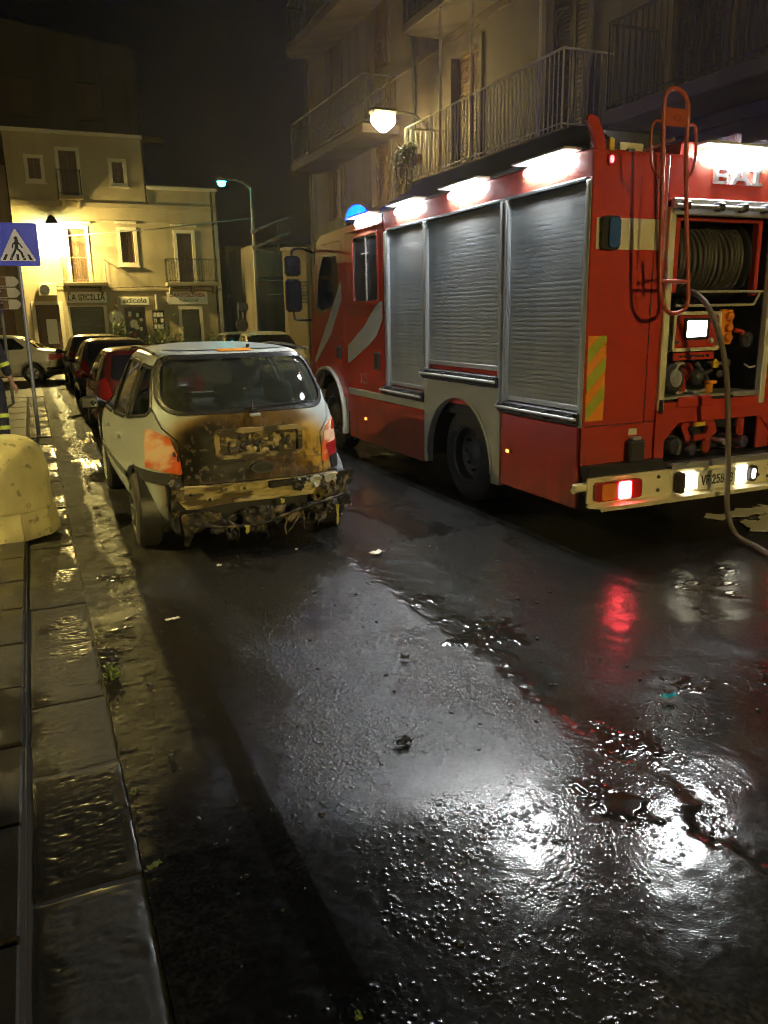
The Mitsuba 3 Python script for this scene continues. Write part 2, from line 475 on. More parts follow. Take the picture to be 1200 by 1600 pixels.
    a = (j * nx + i).ravel()
    quads = np.stack([a, a + 1, a + nx + 1, a + nx], 1)
    w = wet.ravel()[quads].mean(1) > 0.7
    near = np.abs(X).ravel()[quads[:, 0]] < 30
    w &= near

    def sub(sel):
        q = quads[sel]
        f = np.vstack([q[:, [0, 1, 2]], q[:, [0, 2, 3]]])
        used, inv = np.unique(f, return_inverse=True)
        return V[used], inv.reshape(-1, 3)
    # vertex normals of the whole sheet, so that water and stone meet without a seam
    dz_dx = np.gradient(h, axis=1) / np.gradient(X, axis=1)
    dz_dy = np.gradient(h, axis=0) / np.gradient(Y, axis=0)
    return sub(~w), sub(w)


(rv, rf), (pv, pf) = terrain()
structure('road', trimesh.Trimesh(rv, rf, process=False), 'm_road', smooth=True)
structure('puddle', trimesh.Trimesh(pv, pf, process=False), 'm_puddle', smooth=True)


# kerb of lava stone blocks, each with a chiselled top
structure('kerb', [bx(-0.22, 0.149, -6, 22, -0.30, -0.008)], JOINT)
labels['kerb']['label'] = 'kerb of dark chiselled lava stone blocks along the gutter'


def stone_block(x0, x1, y0, y1, z, ridge, step=0.011, seed=0, margin=0.03):
    nx, ny = max(3, int((x1 - x0) / step)), max(3, int((y1 - y0) / step))
    xs, ys = np.linspace(x0, x1, nx), np.linspace(y0, y1, ny)
    X, Y = np.meshgrid(xs, ys)
    P = np.stack([X, Y, 0 * X], -1)
    e = np.minimum(np.minimum(X - x0, x1 - X), np.minimum(Y - y0, y1 - Y))
    inner = np.clip((e - margin * (0.4 + meshkit.noise(P * 9, seed + 5))) / 0.012, 0, 1)
    h = 0.45 * ridge * inner * (meshkit.noise(P * [27, 66, 1] + seed, seed) - 0.35) + 0.45 * ridge * inner * meshkit.noise(P * [75, 110, 1], seed + 2) - 0.7 * ridge * inner * np.clip(meshkit.noise(P * [24, 30, 1], seed + 4) - 0.66, 0, 1) * 3 + ridge * (meshkit.noise(P * 5, seed + 9) - 0.5)
    h -= 0.005 * np.clip(1 - e / (0.006 + 0.022 * meshkit.noise(P * 14, seed + 7)), 0, 1) ** 1.5
    near = np.clip(1 - e / 0.02, 0, 1)
    X = X + near * 0.012 * (meshkit.fbm(P * 22, 3, seed + 40) - 0.5) * np.where(X > (x0 + x1) / 2, 1, 1)
    Y = Y + near * 0.012 * (meshkit.fbm(P * 22, 3, seed + 41) - 0.5)
    V = np.stack([X, Y, z + h], -1).reshape(-1, 3)
    i, j = np.meshgrid(np.arange(nx - 1), np.arange(ny - 1))
    a = (j * nx + i).ravel()
    f = [np.stack([a, a + 1, a + nx + 1], 1), np.stack([a, a + nx + 1, a + nx], 1)]
    idx = np.arange(nx * ny).reshape(ny, nx)
    rim = np.concatenate([idx[0, :], idx[1:, -1], idx[-1, -2::-1], idx[-2:0:-1, 0]])
    low = V[rim].copy()
    low[:, 2] = z - 0.15
    V2 = np.vstack([V, low])
    k, o = len(rim), len(V)
    q = np.arange(k)
    s = (q + 1) % k
    f += [np.stack([rim[q], o + q, o + s], 1), np.stack([rim[q], o + s, rim[s]], 1)]
    return trimesh.Trimesh(V2, np.vstack(f), process=False)


joints = [-0.55, 0.28, 1.05, 1.72, 2.48, 3.27, 3.94, 4.72, 5.42, 6.30, 6.98, 7.75, 8.5, 9.3, 10.0, 10.8, 11.6, 12.4, 13.2, 14.0]
for i, (a, b) in enumerate(zip(joints[:-1], joints[1:])):
    gap = 0.007 + 0.012 * (i * 37 % 10) / 10
    add('kerb', 'stone', stone_block(-0.205 + 0.008 * math.sin(i * 2.1), 0.142 + 0.008 * math.sin(i * 1.7), a + gap, b - gap, -0.001 + 0.004 * math.sin(i * 3.3), 0.0058 if b < 9 else 0.005, 0.0075 if b < 7 else 0.015, seed=100 + i), 'm_lava_stone', smooth=40)
add('kerb', 'stone_run', [bx(-0.2, 0.142, a, a + 0.74, -0.1, 0.016, 0.01) for a in np.arange(14.01, 21.5, 0.76)], 'm_lava_stone', stuff=True)

structure('pavement', [bx(-30, -0.221, -20, 22, -0.30, 0.022)], JOINT)
labels['pavement']['label'] = 'dark stone slab pavement beside the kerb'
k = 0
for r, y in enumerate(np.arange(-0.2, 21.6, 0.62)):
    for c, x in enumerate(np.arange(-0.235, -2.2, -0.48)):
        k += 1
        dz = 0.004 * math.sin(k * 1.9)
        add('pavement', 'slab', bx(x - 0.465, x, y + 0.008, y + 0.608, -0.05, 0.045 + dz, 0.008), 'm_lava_stone' if y < 7.6 else 'm_pavement')
add('pavement', 'slab_field', [bx(-30, -2.30, -20, 22, -0.05, 0.046), bx(-2.28, -0.23, -20, -0.22, -0.05, 0.046)], 'm_pavement', stuff=True)
structure('square', [bx(-70, 0.149, 22.02, 75, -0.3, 0.004), bx(-70, 0.149, -45, -20.02, -0.3, 0.004)], 'm_pavement')
labels['square']['label'] = 'open paved square in front of the far houses'
# worn white marking of the crossing beyond the fire engine's bumper
zc = []
for q in range(26):
    cx, cy = 5.55 + 0.09 * (q % 9) + 0.1 * RNG.random(), 4.55 + 0.26 * (q // 9) + 0.12 * RNG.random()
    ang = np.sort(RNG.random(9) * 2 * np.pi)
    zc.append(Polygon([(cx + (0.06 + 0.13 * RNG.random()) * math.cos(t), cy + (0.05 + 0.12 * RNG.random()) * math.sin(t)) for t in ang]).buffer(0))
marking = shapely.union_all(zc).buffer(0.01).simplify(0.006)
structure('road_marking', extr(marking, 'z', 0.012, 0.0165), PAPER)
labels['road_marking']['label'] = 'worn white paint on the asphalt under the rear bumper of the fire engine'

# iron cover in the road, and the litter
cover = [lathe([(0.0, 0.009), (0.062, 0.0092), (0.066, 0.005), (0.070, 0.005), (0.073, 0.009), (0.088, 0.0092), (0.092, 0.004), (0.096, -0.02)], (1.29, 1.49, 0.0), (0, 0, 1), 40)]
single('drain_cover', cover, 'm_road', 'small round iron cover set in the wet asphalt near the bottom of the picture', 'drain cover', smooth=30)


def scrap(name, x, y, w, d, h, rz, m, label, cat, seed, group=None):
    q = np.random.default_rng(seed)
    n = 6
    X, Y = np.meshgrid(np.linspace(-0.5, 0.5, n), np.linspace(-0.5, 0.5, n))
    top = np.stack([X * w * (1 + 0.15 * q.standard_normal((n, n)) * 0.5), Y * d, h * (0.35 + 0.65 * q.random((n, n)))], -1).reshape(-1, 3)
    low = top - [0, 0, 0.0025]
    i, j = np.meshgrid(np.arange(n - 1), np.arange(n - 1))
    a = (j * n + i).ravel()
    f = np.vstack([np.stack([a, a + 1, a + n + 1], 1), np.stack([a, a + n + 1, a + n], 1)])
    idx = np.arange(n * n).reshape(n, n)
    rim = np.concatenate([idx[0, :], idx[1:, -1], idx[-1, -2::-1], idx[-2:0:-1, 0]])
    k = len(rim)
    s = np.roll(rim, -1)
    o = n * n
    f = np.vstack([f, f[:, ::-1] + o, np.stack([rim, rim + o, s + o], 1), np.stack([rim, s + o, s], 1)])
    m_ = trimesh.Trimesh(np.vstack([top, low]), f, process=False)
    m_.apply_transform(rotz(rz, (x, y, 0.016)))
    return single(name, m_, m, label, cat, group=group)


scrap('paper_scrap', 2.33, 5.52, 0.11, 0.06, 0.02, 25, PAPER, 'folded white paper scrap on the asphalt between the burnt car and the fire engine', 'litter', 1)
scrap('paper_scrap', 0.62, 4.80, 0.085, 0.03, 0.012, 5, PAPER, 'thin white strip of paper on the dark road, left, well behind the burnt car', 'litter', 2)
scrap('paper_scrap', 1.12, 5.75, 0.03, 0.03, 0.02, 40, PAPER, 'tiny white speck of litter just behind the burnt car', 'litter', 3)
scrap('paper_scrap', 1.78, 5.9, 0.03, 0.02, 0.015, 70, PAPER, 'tiny white crumb of litter near the right rear wheel of the burnt car', 'litter', 4)
scrap('plastic_wrapper', 2.645, 2.655, 0.075, 0.032, 0.028, -10, CYAN, 'small bright blue plastic wrapper on the wet road at right', 'litter', 5)
scrap('charred_fragment', 1.30, 2.83, 0.075, 0.05, 0.03, 15, BLACK, 'larger black charred fragment in the middle of the pale reflection on the road', 'debris', 6, None)
scrap('charred_fragment', 1.68, 3.62, 0.035, 0.045, 0.03, 60, BLACK, 'small black charred fragment on the pale wet asphalt, farther than the larger one', 'debris', 7)
scrap('dry_leaf', 0.185, 2.47, 0.05, 0.022, 0.02, 20, WEED, 'yellowish leaf lying against the kerb stones by the end of a stone', 'leaf', 8)
scrap('dry_leaf', 0.17, 2.95, 0.03, 0.02, 0.02, 80, WEED, 'small yellowish leaf in the gutter beyond the one at the stone joint', 'leaf', 9)
scrap('dry_leaf', 0.60, 1.62, 0.025, 0.02, 0.02, 80, WEED, 'small yellowish leaf on the dark asphalt at the bottom edge of the picture', 'leaf', 10)
grit = []
for _ in range(260):
    x, y = 0.3 + 2.9 * RNG.random(), 1.3 + 4.6 * RNG.random()
    g_ = trimesh.creation.icosphere(1, 1.0)
    r_ = 0.0025 + 0.0075 * RNG.random() ** 2.5
    g_.vertices *= 1 + 0.35 * (RNG.random((len(g_.vertices), 1)) - 0.5)
    g_.apply_scale((r_ * (0.8 + 0.9 * RNG.random()), r_ * (0.8 + 0.9 * RNG.random()), r_ * 0.8))
    g_.apply_transform(rotz(360 * RNG.random(), (x, y, 0.012 + 0.4 * r_ if x < 2.1 else 0.003 + 0.4 * r_)))
    grit.append(g_)
key_ = add(None, 'grit', grit, BLACK)
labels[key_] = {'label': 'loose black grit and cinders scattered over the wet asphalt', 'category': 'debris', 'kind': 'stuff'}
wt = []
for q in range(26):
    a, l = RNG.random() * 6.28, 0.03 + 0.05 * RNG.random()
    b = np.array([0.175 + 0.05 * RNG.random(), 4.08 + 0.10 * RNG.random(), 0.0])
    e = b + [0.03 * math.cos(a), 0.03 * math.sin(a), l]
    wt.append(tube([b, (b + e) / 2 + [0, 0, 0.01], e], [0.003, 0.006, 0.0015], 5))
single('weed_tuft', wt, WEED, 'small green weed growing from the joint between kerb and road', 'weed')


# ================================================================ BUILDINGS
def plaster(base, seed, streak=0.5):
    def fn(p, n, uv):
        q = p.x + p.y
        a = dfbm(q * 0.7 + seed, p.z * 0.5, 0.0, octaves=4)
        b = dnoise(q * 3.1, p.z * 0.35, seed)
        t = 0.72 + 0.40 * a - 0.22 * streak * smoothstep(0.55, 0.8, b)
        return mi.Color3f(base[0] * t, base[1] * t, base[2] * t * (0.9 + 0.1 * a))
    return {'type': 'twosided', 'bsdf': {'type': 'principled', 'base_color': mikit.proc(fn), 'roughness': 0.85}}


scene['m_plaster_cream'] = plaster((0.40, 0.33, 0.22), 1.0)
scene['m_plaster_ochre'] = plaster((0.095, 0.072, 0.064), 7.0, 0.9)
scene['m_plaster_dark'] = plaster((0.26, 0.21, 0.15), 13.0, 0.8)
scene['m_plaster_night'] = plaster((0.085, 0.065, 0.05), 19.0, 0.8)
PL, PO, PD = 'm_plaster_cream', 'm_plaster_ochre', 'm_plaster_dark'
scene['m_window_lit'] = mikit and {'type': 'diffuse', 'reflectance': {'type': 'rgb', 'value': [0.5, 0.5, 0.5]}}


class Face:
    """a facade: 'y' faces -y at plane c (local a = x), 'x' faces -x at plane c (local a = y)"""

    def __init__(self, key, axis, c):
        self.key, self.axis, self.c = key, axis, c

    def box(self, a0, a1, z0, z1, out0, out1, ch=0.0):
        """out: distance in front of the facade plane"""
        if self.axis == 'y':
            return bx(a0, a1, self.c - out1, self.c - out0, z0, z1, ch)
        return bx(self.c - out1, self.c - out0, a0, a1, z0, z1, ch)

    def extr(self, pg, out0, out1):
        return extr(pg, self.axis, self.c - out1, self.c - out0)

    def wall(self, outline, holes, m, thick=0.30, back=8.0):
        pg = outline
        for h in holes:
            pg = pg.difference(sbox(*h))
        parts = [self.extr(pg, -thick, 0.0)]
        b = outline.buffer(-0.01)
        parts.append(self.extr(b, -back, -thick - 0.02))
        return add(self.key, 'wall', parts, m)

    def window(self, a0, a1, z0, z1, leaf, name='window', surround=0.14, slats=True, sm=SURROUND, depth=0.16):
        """stone surround proud of the wall, leaves set back in the hole"""
        fr = rr_ring(a0 - surround, a1 + surround, z0 - (surround if name == 'window' else 0), z1 + surround, a0, a1, z0, z1)
        w = add(self.key, name, [self.extr(fr, 0.003, 0.05)] + ([self.box(a0 - surround - 0.05, a1 + surround + 0.05, z0 - surround - 0.06, z0 - surround, 0.003, 0.12)] if name == 'window' else []), sm)
        mid = (a0 + a1) / 2
        for lo, hi in ((a0 + 0.01, mid - 0.008), (mid + 0.008, a1 - 0.01)):
            ms = [self.extr(rr_ring(lo, hi, z0 + 0.01, z1 - 0.01, lo + 0.07, hi - 0.07, z0 + 0.10, z1 - 0.08), -depth, -depth + 0.05)]
            if slats:
                for z in np.arange(z0 + 0.12, z1 - 0.10, 0.075):
                    ms.append(self.box(lo + 0.06, hi - 0.06, z, z + 0.05, -depth + 0.005, -depth + 0.03))
            ms.append(self.box(lo + 0.05, hi - 0.05, z0 + 0.08, z1 - 0.06, -depth - 0.02, -depth - 0.005))
            add(w, 'leaf', ms, leaf)
        return w

    def balcony(self, a0, a1, z, proj, slab_m, rail_m, slab=0.16, h=1.0, gap=0.11, r=0.009, brackets=True):
        ms = [self.box(a0, a1, z - slab, z, 0.0, proj, 0.02)]
        if brackets:
            n = max(2, int((a1 - a0) / 1.0) + 1)
            for a in np.linspace(a0 + 0.2, a1 - 0.2, n):
                pts = [(0, z - slab), (proj * 0.8, z - slab), (proj * 0.75, z - slab - 0.08), (0.12, z - slab - 0.34), (0, z - slab - 0.36)]
                ms.append(self.bracket(pts, a))
        b = add(self.key, 'balcony', ms, slab_m)
        rail = []
        P = lambda a, o, zz: (a, self.c - o, zz) if self.axis == 'y' else (self.c - o, a, zz)
        o = proj - 0.05
        for zz, rr in ((z + h, 0.02), (z + 0.08, 0.014)):
            rail.append(tube([P(a0 + 0.04, 0.0, zz), P(a0 + 0.04, o, zz), P(a0 + 0.041, o, zz), P(a1 - 0.041, o, zz), P(a1 - 0.04, o, zz), P(a1 - 0.04, 0, zz)], rr, 6))
        for a in np.arange(a0 + 0.04, a1, gap):
            rail.append(cyl(P(a, o, z), P(a, o, z + h), r, 5))
        for side in (a0 + 0.04, a1 - 0.04):
            for q in np.arange(0.1, o, gap):
                rail.append(cyl(P(side, q, z), P(side, q, z + h), r, 5))
        add(b, 'railing', rail, rail_m)
        return b

    def bracket(self, pts, a):
        if self.axis == 'y':
            return extr(Polygon([(self.c - o, z) for o, z in pts]), 'x', a - 0.06, a + 0.06)
        return extr(Polygon([(self.c - o, z) for o, z in pts]), 'y', a - 0.06, a + 0.06)


def rr_ring(a0, a1, z0, z1, b0, b1, c0, c1):
    return sbox(a0, z0, a1, z1).difference(sbox(b0, c0, b1, c1))


# ---- the pale house at the end of the street
FY = 38.0
t = thing('corner_house', 'pale three storey house with ground floor shops at the far end of the street', 'house')
F = Face(t, 'y', FY)
outline = Polygon([(-0.12, 0), (8.42, 0), (8.42, 7.52), (5.38, 7.52), (5.38, 9.53), (-0.12, 9.53)])
doors = [(0.35, 0.0, 1.30, 2.55), (1.74, 0, 3.12, 2.45), (4.0, 0, 4.92, 2.40), (6.52, 0, 7.34, 2.28)]
doors1 = [(1.98, 3.5, 2.66, 5.68), (6.55, 3.5, 7.22, 5.60)]
wins = [(4.12, 4.32, 4.68, 5.66), (0.72, 7.62, 1.20, 8.42), (1.94, 7.0, 2.62, 8.78), (4.04, 7.60, 4.50, 8.44)]
F.wall(outline, doors + doors1 + wins, PL)
for d in wins[:2] + wins[3:]:
    F.window(d[0], d[2], d[1], d[3], WOOD)
F.window(1.94, 2.62, 7.0, 8.78, WOOD, name='balcony_door')
for d in doors1:
    F.window(d[0], d[2], d[1], d[3], WOOD, name='balcony_door')
F.balcony(1.75, 2.75, 6.98, 0.45, PL, IRON)
F.balcony(1.55, 3.35, 3.46, 0.85, PL, PALEIRON)
F.balcony(5.9, 8.25, 3.46, 0.55, PL, IRON)
add_each(t, 'string_course', [F.box(-0.12, 8.42, 6.55, 6.78, 0.003, 0.10, 0.02), F.box(-0.12, 8.42, 6.02, 6.08, 0.003, 0.04)], PL)
add_each(t, 'cornice', [F.box(-0.2, 5.40, 9.40, 9.56, 0.003, 0.14, 0.03), F.box(5.39, 8.5, 7.40, 7.56, 0.003, 0.12, 0.03)], SURROUND)
add_each(t, 'ledge', [F.box(3.36, 8.42, 3.10, 3.22, 0.003, 0.08, 0.02)], PL)
add(t, 'lintel', [F.box(1.75, 2.95, 6.0 - 0.1, 6.0, 0.003, 0.12, 0.02)], SURROUND)
add(t, 'lintel', [F.box(3.95, 4.85, 5.95, 6.05, 0.003, 0.12, 0.02)], SURROUND)
add(t, 'lintel', [F.box(6.3, 7.45, 5.88, 5.98, 0.003, 0.12, 0.02)], SURROUND)
add(t, 'quoin', [F.box(8.18, 8.44, 0.0, 6.0, 0.003, 0.05, 0.01)], SURROUND)
# ground floor
add(t, 'door', [F.box(0.36, 1.29, 0.02, 2.54, -0.2, -0.14)] + [F.box(a, a + 0.32, 0.35, 2.0, -0.14, -0.10, 0.015) for a in (0.46, 0.87)], WOOD)
k = add(t, 'door_glass', [F.box(0.72, 1.16, 0.9, 1.95, -0.10, -0.09)], GREYP)
sh = [F.box(1.75, 3.11, 0.02, 2.44, -0.24, -0.20)]
for z in np.arange(0.05, 2.4, 0.10):
    sh.append(F.box(1.75, 3.11, z, z + 0.075, -0.20, -0.17, 0.02))
add(t, 'roller_shutter', sh, SHUTGREEN, label='closed dark roller shutter of the wide shop')
vi = add(t, 'shop_window', [F.extr(rr_ring(4.0, 4.92, 0.02, 2.4, 4.08, 4.84, 0.5, 2.3), -0.2, -0.12), F.box(4.08, 4.84, 0.5, 2.3, -0.25, -0.21)], DARKMETAL)
mags = []
for q in range(26):
    a, z = 4.10 + 0.66 * RNG.random(), 0.55 + 1.55 * RNG.random()
    mags.append((F.box(a, a + 0.10 + 0.08 * RNG.random(), z, z + 0.12 + 0.1 * RNG.random(), -0.20, -0.19 + 0.02 * RNG.random()), q % 4))
for c, m in enumerate((SIGNW, CREAM, REDINK, SEAT)):
    add(vi, 'magazine', [x for x, q in mags if q == c], m, stuff=True)
add(t, 'roller_shutter', [F.box(6.53, 7.33, 0.02, 2.27, -0.24, -0.20)] + [F.box(6.53, 7.33, z, z + 0.075, -0.20, -0.17, 0.02) for z in np.arange(0.05, 2.2, 0.10)], SHUTGREEN, label='closed dark shutter of the small shop at the right end')
add_each(t, 'door_frame', [F.extr(rr_ring(6.38, 7.48, 0.0, 2.42, 6.52, 7.34, 0.0, 2.28), 0.003, 0.05), F.extr(rr_ring(1.6, 3.26, 0.0, 2.5, 1.74, 3.12, 0.0, 2.45), 0.003, 0.05), F.extr(rr_ring(0.2, 1.45, 0.0, 2.7, 0.35, 1.30, 0.0, 2.55), 0.003, 0.05)], SURROUND)
add_each(t, 'plinth', [F.box(7.5, 8.42, 0.0, 0.95, 0.003, 0.04), F.box(4.95, 6.36, 0.0, 0.9, 0.003, 0.04), F.box(3.28, 3.98, 0, 0.9, 0.003, 0.04)], PD)
s = add(t, 'shop_sign', [F.box(1.62, 3.3, 2.62, 3.08, 0.003, 0.07, 0.01)], SIGNW, label='white shop sign reading LA SICILIA')
add(s, 'lettering', text_on('LA SICILIA', 0.24, 1.70, 2.73, FY - 0.070, width=1.52), INK)
s = add(t, 'shop_sign', [F.box(3.86, 5.10, 2.50, 2.84, 0.003, 0.07, 0.01)], SIGNW, label='white shop sign reading edicola')
add(s, 'lettering', text_on('edicola', 0.20, 3.98, 2.59, FY - 0.070, width=1.0), INK)
s = add(t, 'shop_sign', [F.box(5.92, 7.75, 2.50, 3.06, 0.003, 0.06, 0.01)], SIGNW, label='pale shop sign reading CARTOLERIA in red')
add(s, 'lettering', text_on('CARTOLERIA', 0.17, 6.02, 2.83, FY - 0.060, width=1.62), REDINK)
add(s, 'lettering', text_on('TABACCHI', 0.12, 6.45, 2.60, FY - 0.060, width=0.86), INK)
add(t, 'notice_board', [F.box(5.2, 5.72, 1.35, 2.25, 0.003, 0.05, 0.01)] , INK)
add(t, 'notice', [F.box(5.25 + 0.15 * (q % 3), 5.37 + 0.15 * (q % 3), 1.45 + 0.26 * (q // 3), 1.63 + 0.26 * (q // 3), 0.05, 0.058) for q in range(9) if q != 4], SIGNW, stuff=True)
add(t, 'round_sign', [lathe([(0.0, 0.05), (0.30, 0.05), (0.32, 0.03), (0.32, 0.0)], (3.62, FY - 0.01, 1.98), (0, -1, 0), 28)], SIGNW)
add_each(t, 'awning_bracket', [F.box(5.38, 5.44, 2.3, 2.95, 0.0, 0.35), F.box(3.70, 3.76, 2.25, 2.85, 0, 0.3)], PALEIRON)
ac = add(t, 'air_conditioner', [F.box(0.55, 1.28, 2.92, 3.42, 0.08, 0.38, 0.02)], CREAM, label='pale air conditioner on the wall above a door')
add(ac, 'fan_grille', [lathe([(0.0, 0.02), (0.19, 0.02), (0.2, 0.0)], (0.80, FY - 0.38, 3.17), (0, -1, 0), 20)], DARKMETAL)
add_each(t, 'drain_pipe', [cyl((8.20, FY - 0.09, 0.1), (8.20, FY - 0.09, 7.4), 0.05, 8), cyl((5.36, FY - 0.06, 6.8), (5.36, FY - 0.06, 9.4), 0.04, 8)], DARKMETAL)
add(t, 'cable', [tube(smooth_path([(1.0, FY - 0.06, 3.32), (3.5, FY - 0.07, 3.24), (5.6, FY - 0.07, 3.28), (8.3, FY - 0.07, 3.05)], 24), 0.014, 5)], INK)
# wall lamp
wl = thing('wall_lamp', 'glowing sodium wall lamp on a bracket over the shops of the pale house', 'lamp')
add(wl, 'bracket', [tube(smooth_path([(1.36, FY, 5.55), (1.36, FY - 0.4, 5.95), (1.36, FY - 0.85, 5.98)], 14), 0.025, 8)], IRON)
add(wl, 'shade', [lathe([(0.03, 0.27), (0.10, 0.24), (0.21, 0.06), (0.245, -0.07), (0.235, -0.07), (0.20, 0.05), (0.09, 0.22), (0.0, 0.23)], (1.36, FY - 0.9, 5.84), (0, 0, 1), 20)], IRON, smooth=30)
bulb = trimesh.creation.icosphere(2, 0.155)
bulb.apply_translation((1.36, FY - 0.9, 5.73))
add(wl, 'bulb', bulb, LAMPW, emitter=emit(SODIUM * WALL_LAMP, 16.0))

# ---- dark neighbours on the skyline
t = thing('dark_house', 'dark unlit house at the left edge beside the pale shop house', 'house')
F = Face(t, 'y', FY + 0.6)
F.wall(sbox(-9, 0, -0.16, 8.2), [(-3.0, 3.6, -2.1, 5.8), (-3.2, 0, -2.0, 2.6), (-1.5, 0.0, -0.5, 2.5)], PD, back=9)
F.window(-3.0, -2.1, 3.6, 5.8, WOOD, name='balcony_door')
add(t, 'door', [F.box(-3.19, -2.01, 0.02, 2.59, -0.2, -0.15), F.box(-1.49, -0.51, 0.02, 2.49, -0.2, -0.15)], WOOD)
t = thing('tower_block', 'tall unlit block rising behind the pale shop house', 'building')
F = Face(t, 'y', 52.0)
F.wall(Polygon([(-14, 0), (7.35, 0), (7.35, 17.0), (-3, 18.3), (-14, 18.3)]), [(4.0, 13.2, 5.2, 15.0), (0.5, 13.2, 1.7, 15.0)], 'm_plaster_night', back=8)
F.window(4.0, 5.2, 13.2, 15.0, WOOD, sm='m_plaster_night')
F.window(0.5, 1.7, 13.2, 15.0, WOOD, sm='m_plaster_night')
add(t, 'parapet', [F.box(-14, 8.6, 12.0, 12.3, 0.003, 0.5)], PD)

# ---- low house across the side street
t = thing('low_house', 'low pale house with a white door across the side street beyond the street lamp', 'house')
F = Face(t, 'y', 44.0)
F.wall(sbox(10.1, 0, 12.2, 5.6), [(11.0, 0, 11.75, 2.55)], PL, back=6)
add(t, 'door', [F.box(11.01, 11.74, 0.02, 2.54, -0.2, -0.14), F.box(11.30, 11.45, 0.5, 2.2, -0.14, -0.12)], SIGNW)
add_each(t, 'string_course', [F.box(10.1, 12.2, 2.95, 3.08, 0.003, 0.08)], SURROUND)
add_each(t, 'plinth', [F.box(10.1, 10.98, 0, 0.95, 0.003, 0.05), F.box(11.77, 12.2, 0, 0.95, 0.003, 0.05)], PD)
t = thing('shabby_house', 'dark brown house front with a tall door behind the fire engine mirror', 'house')
F = Face(t, 'y', 35.5)
F.wall(sbox(9.45, 0, 14.4, 5.0), [(10.75, 0, 11.55, 2.6), (12.6, 0, 13.5, 3.2)], PD, back=5)
add(t, 'door', [F.box(10.76, 11.54, 0.02, 2.59, -0.22, -0.16)] + [F.box(a, a + 0.28, b, b + 0.9, -0.16, -0.13, 0.02) for a in (10.84, 11.18) for b in (0.3, 1.4)], WOOD)
add(t, 'door_leaf', [F.box(12.61, 13.49, 0.02, 3.19, -0.22, -0.16)], WOOD)
add(t, 'notice', [F.box(11.75, 11.98, 1.75, 2.35, 0.003, 0.03)], SIGNW)
add_each(t, 'ledge', [F.box(9.45, 14.4, 3.45, 3.6, 0.003, 0.12), F.box(9.45, 14.4, 4.85, 5.02, 0.003, 0.14)], PO)

# ---- street lamp at the corner, its cables
t = thing('street_lamp', 'tall street lamp with a greenish white light at the end of the street', 'street lamp')
px_, py_ = 8.78, 33.0
add(t, 'pole', [lathe([(0.09, 0), (0.085, 1.0), (0.055, 6.9), (0.0, 6.92)], (px_, py_, 0.0), (0, 0, 1), 12), cyl((px_ - 0.1, py_, 4.62), (px_ + 0.1, py_, 4.62), 0.09, 8), cyl((px_ - 0.1, py_, 5.25), (px_ + 0.1, py_, 5.25), 0.09, 8)], GALV)
add(t, 'arm', [tube(smooth_path([(px_, py_, 6.85), (px_ - 0.3, py_, 7.08), (px_ - 0.95, py_, 7.18)], 12), 0.03, 8)], GALV)
add(t, 'head', [lathe([(0.03, 0.20), (0.12, 0.15), (0.20, 0.04), (0.21, 0.0), (0.19, 0.0)], (px_ - 1.17, py_, 7.08), (0, 0, 1), 16)], GALV)
bulb = trimesh.creation.icosphere(2, 0.16)
bulb.apply_translation((px_ - 1.17, py_, 7.04))
add(t, 'bulb', bulb, LAMPW, emitter=emit(np.array([0.012, 1.0, 0.82]) * GREEN_LAMP, 1.0))
t = thing('utility_bracket', 'pale crossarm bundle of cables on the street lamp pole, reaching towards the houses at right', 'cables')
for a, b, r in (((px_, py_, 5.25), (px_ + 1.55, py_ - 0.3, 5.85), 0.045), ((px_, py_, 4.62), (px_ + 1.45, py_ - 0.3, 5.22), 0.05), ((px_, py_, 4.58), (px_ + 0.75, py_ - 0.2, 4.42), 0.04)):
    add(t, 'bar', [cyl(a, b, r, 8)], GALV)
add(t, 'gusset', [extr(Polygon([(px_ + 0.55, 4.90), (px_ + 1.02, 5.12), (px_ + 1.02, 4.86)]), 'y', py_ - 0.22, py_ - 0.18)], GALV)
add(t, 'stay', [cyl((px_ + 0.98, py_ - 0.2, 5.6), (px_ + 0.98, py_ - 0.2, 4.35), 0.015, 6)], GALV)
single('overhead_cable', [tube([(px_, py_, 5.75), (5.2, 35.0, 5.45), (1.6, FY - 0.05, 5.35)], 0.022, 5)], GALV, 'thin overhead cable from the street lamp pole to the front of the pale house', 'cable')
single('service_cable', [tube(smooth_path([(px_, py_, 3.35), (10.5, 32.0, 3.28), (13.0, 30, 3.3)], 14), 0.016, 5), tube(smooth_path([(px_ + 0.5, py_, 2.75), (10.5, 32.0, 2.83), (13.0, 30, 2.95)], 14), 0.014, 5)], GALV, 'pair of low service cables running right from the street lamp pole', 'cable')
t = thing('small_signpost', 'thin post with two small dark traffic signs beside the street lamp pole', 'sign')
add(t, 'post', [cyl((8.3, 33.6, 0), (8.3, 33.6, 2.45), 0.03, 8), cyl((8.1, 33.6, 0), (8.1, 33.6, 2.5), 0.02, 8)], GALV)
add(t, 'sign_plate', [lathe([(0, 0.02), (0.26, 0.02), (0.27, 0.0), (0.0, 0.0)], (8.22, 33.55, 1.55), (0, -1, 0), 20), lathe([(0, 0.02), (0.2, 0.02), (0.21, 0.0), (0.0, 0.0)], (8.32, 33.55, 2.28), (0, -1, 0), 20)], DARKMETAL)
add(t, 'notice', [bx(8.05, 8.22, 33.54, 33.56, 1.0, 1.35)], SIGNW)

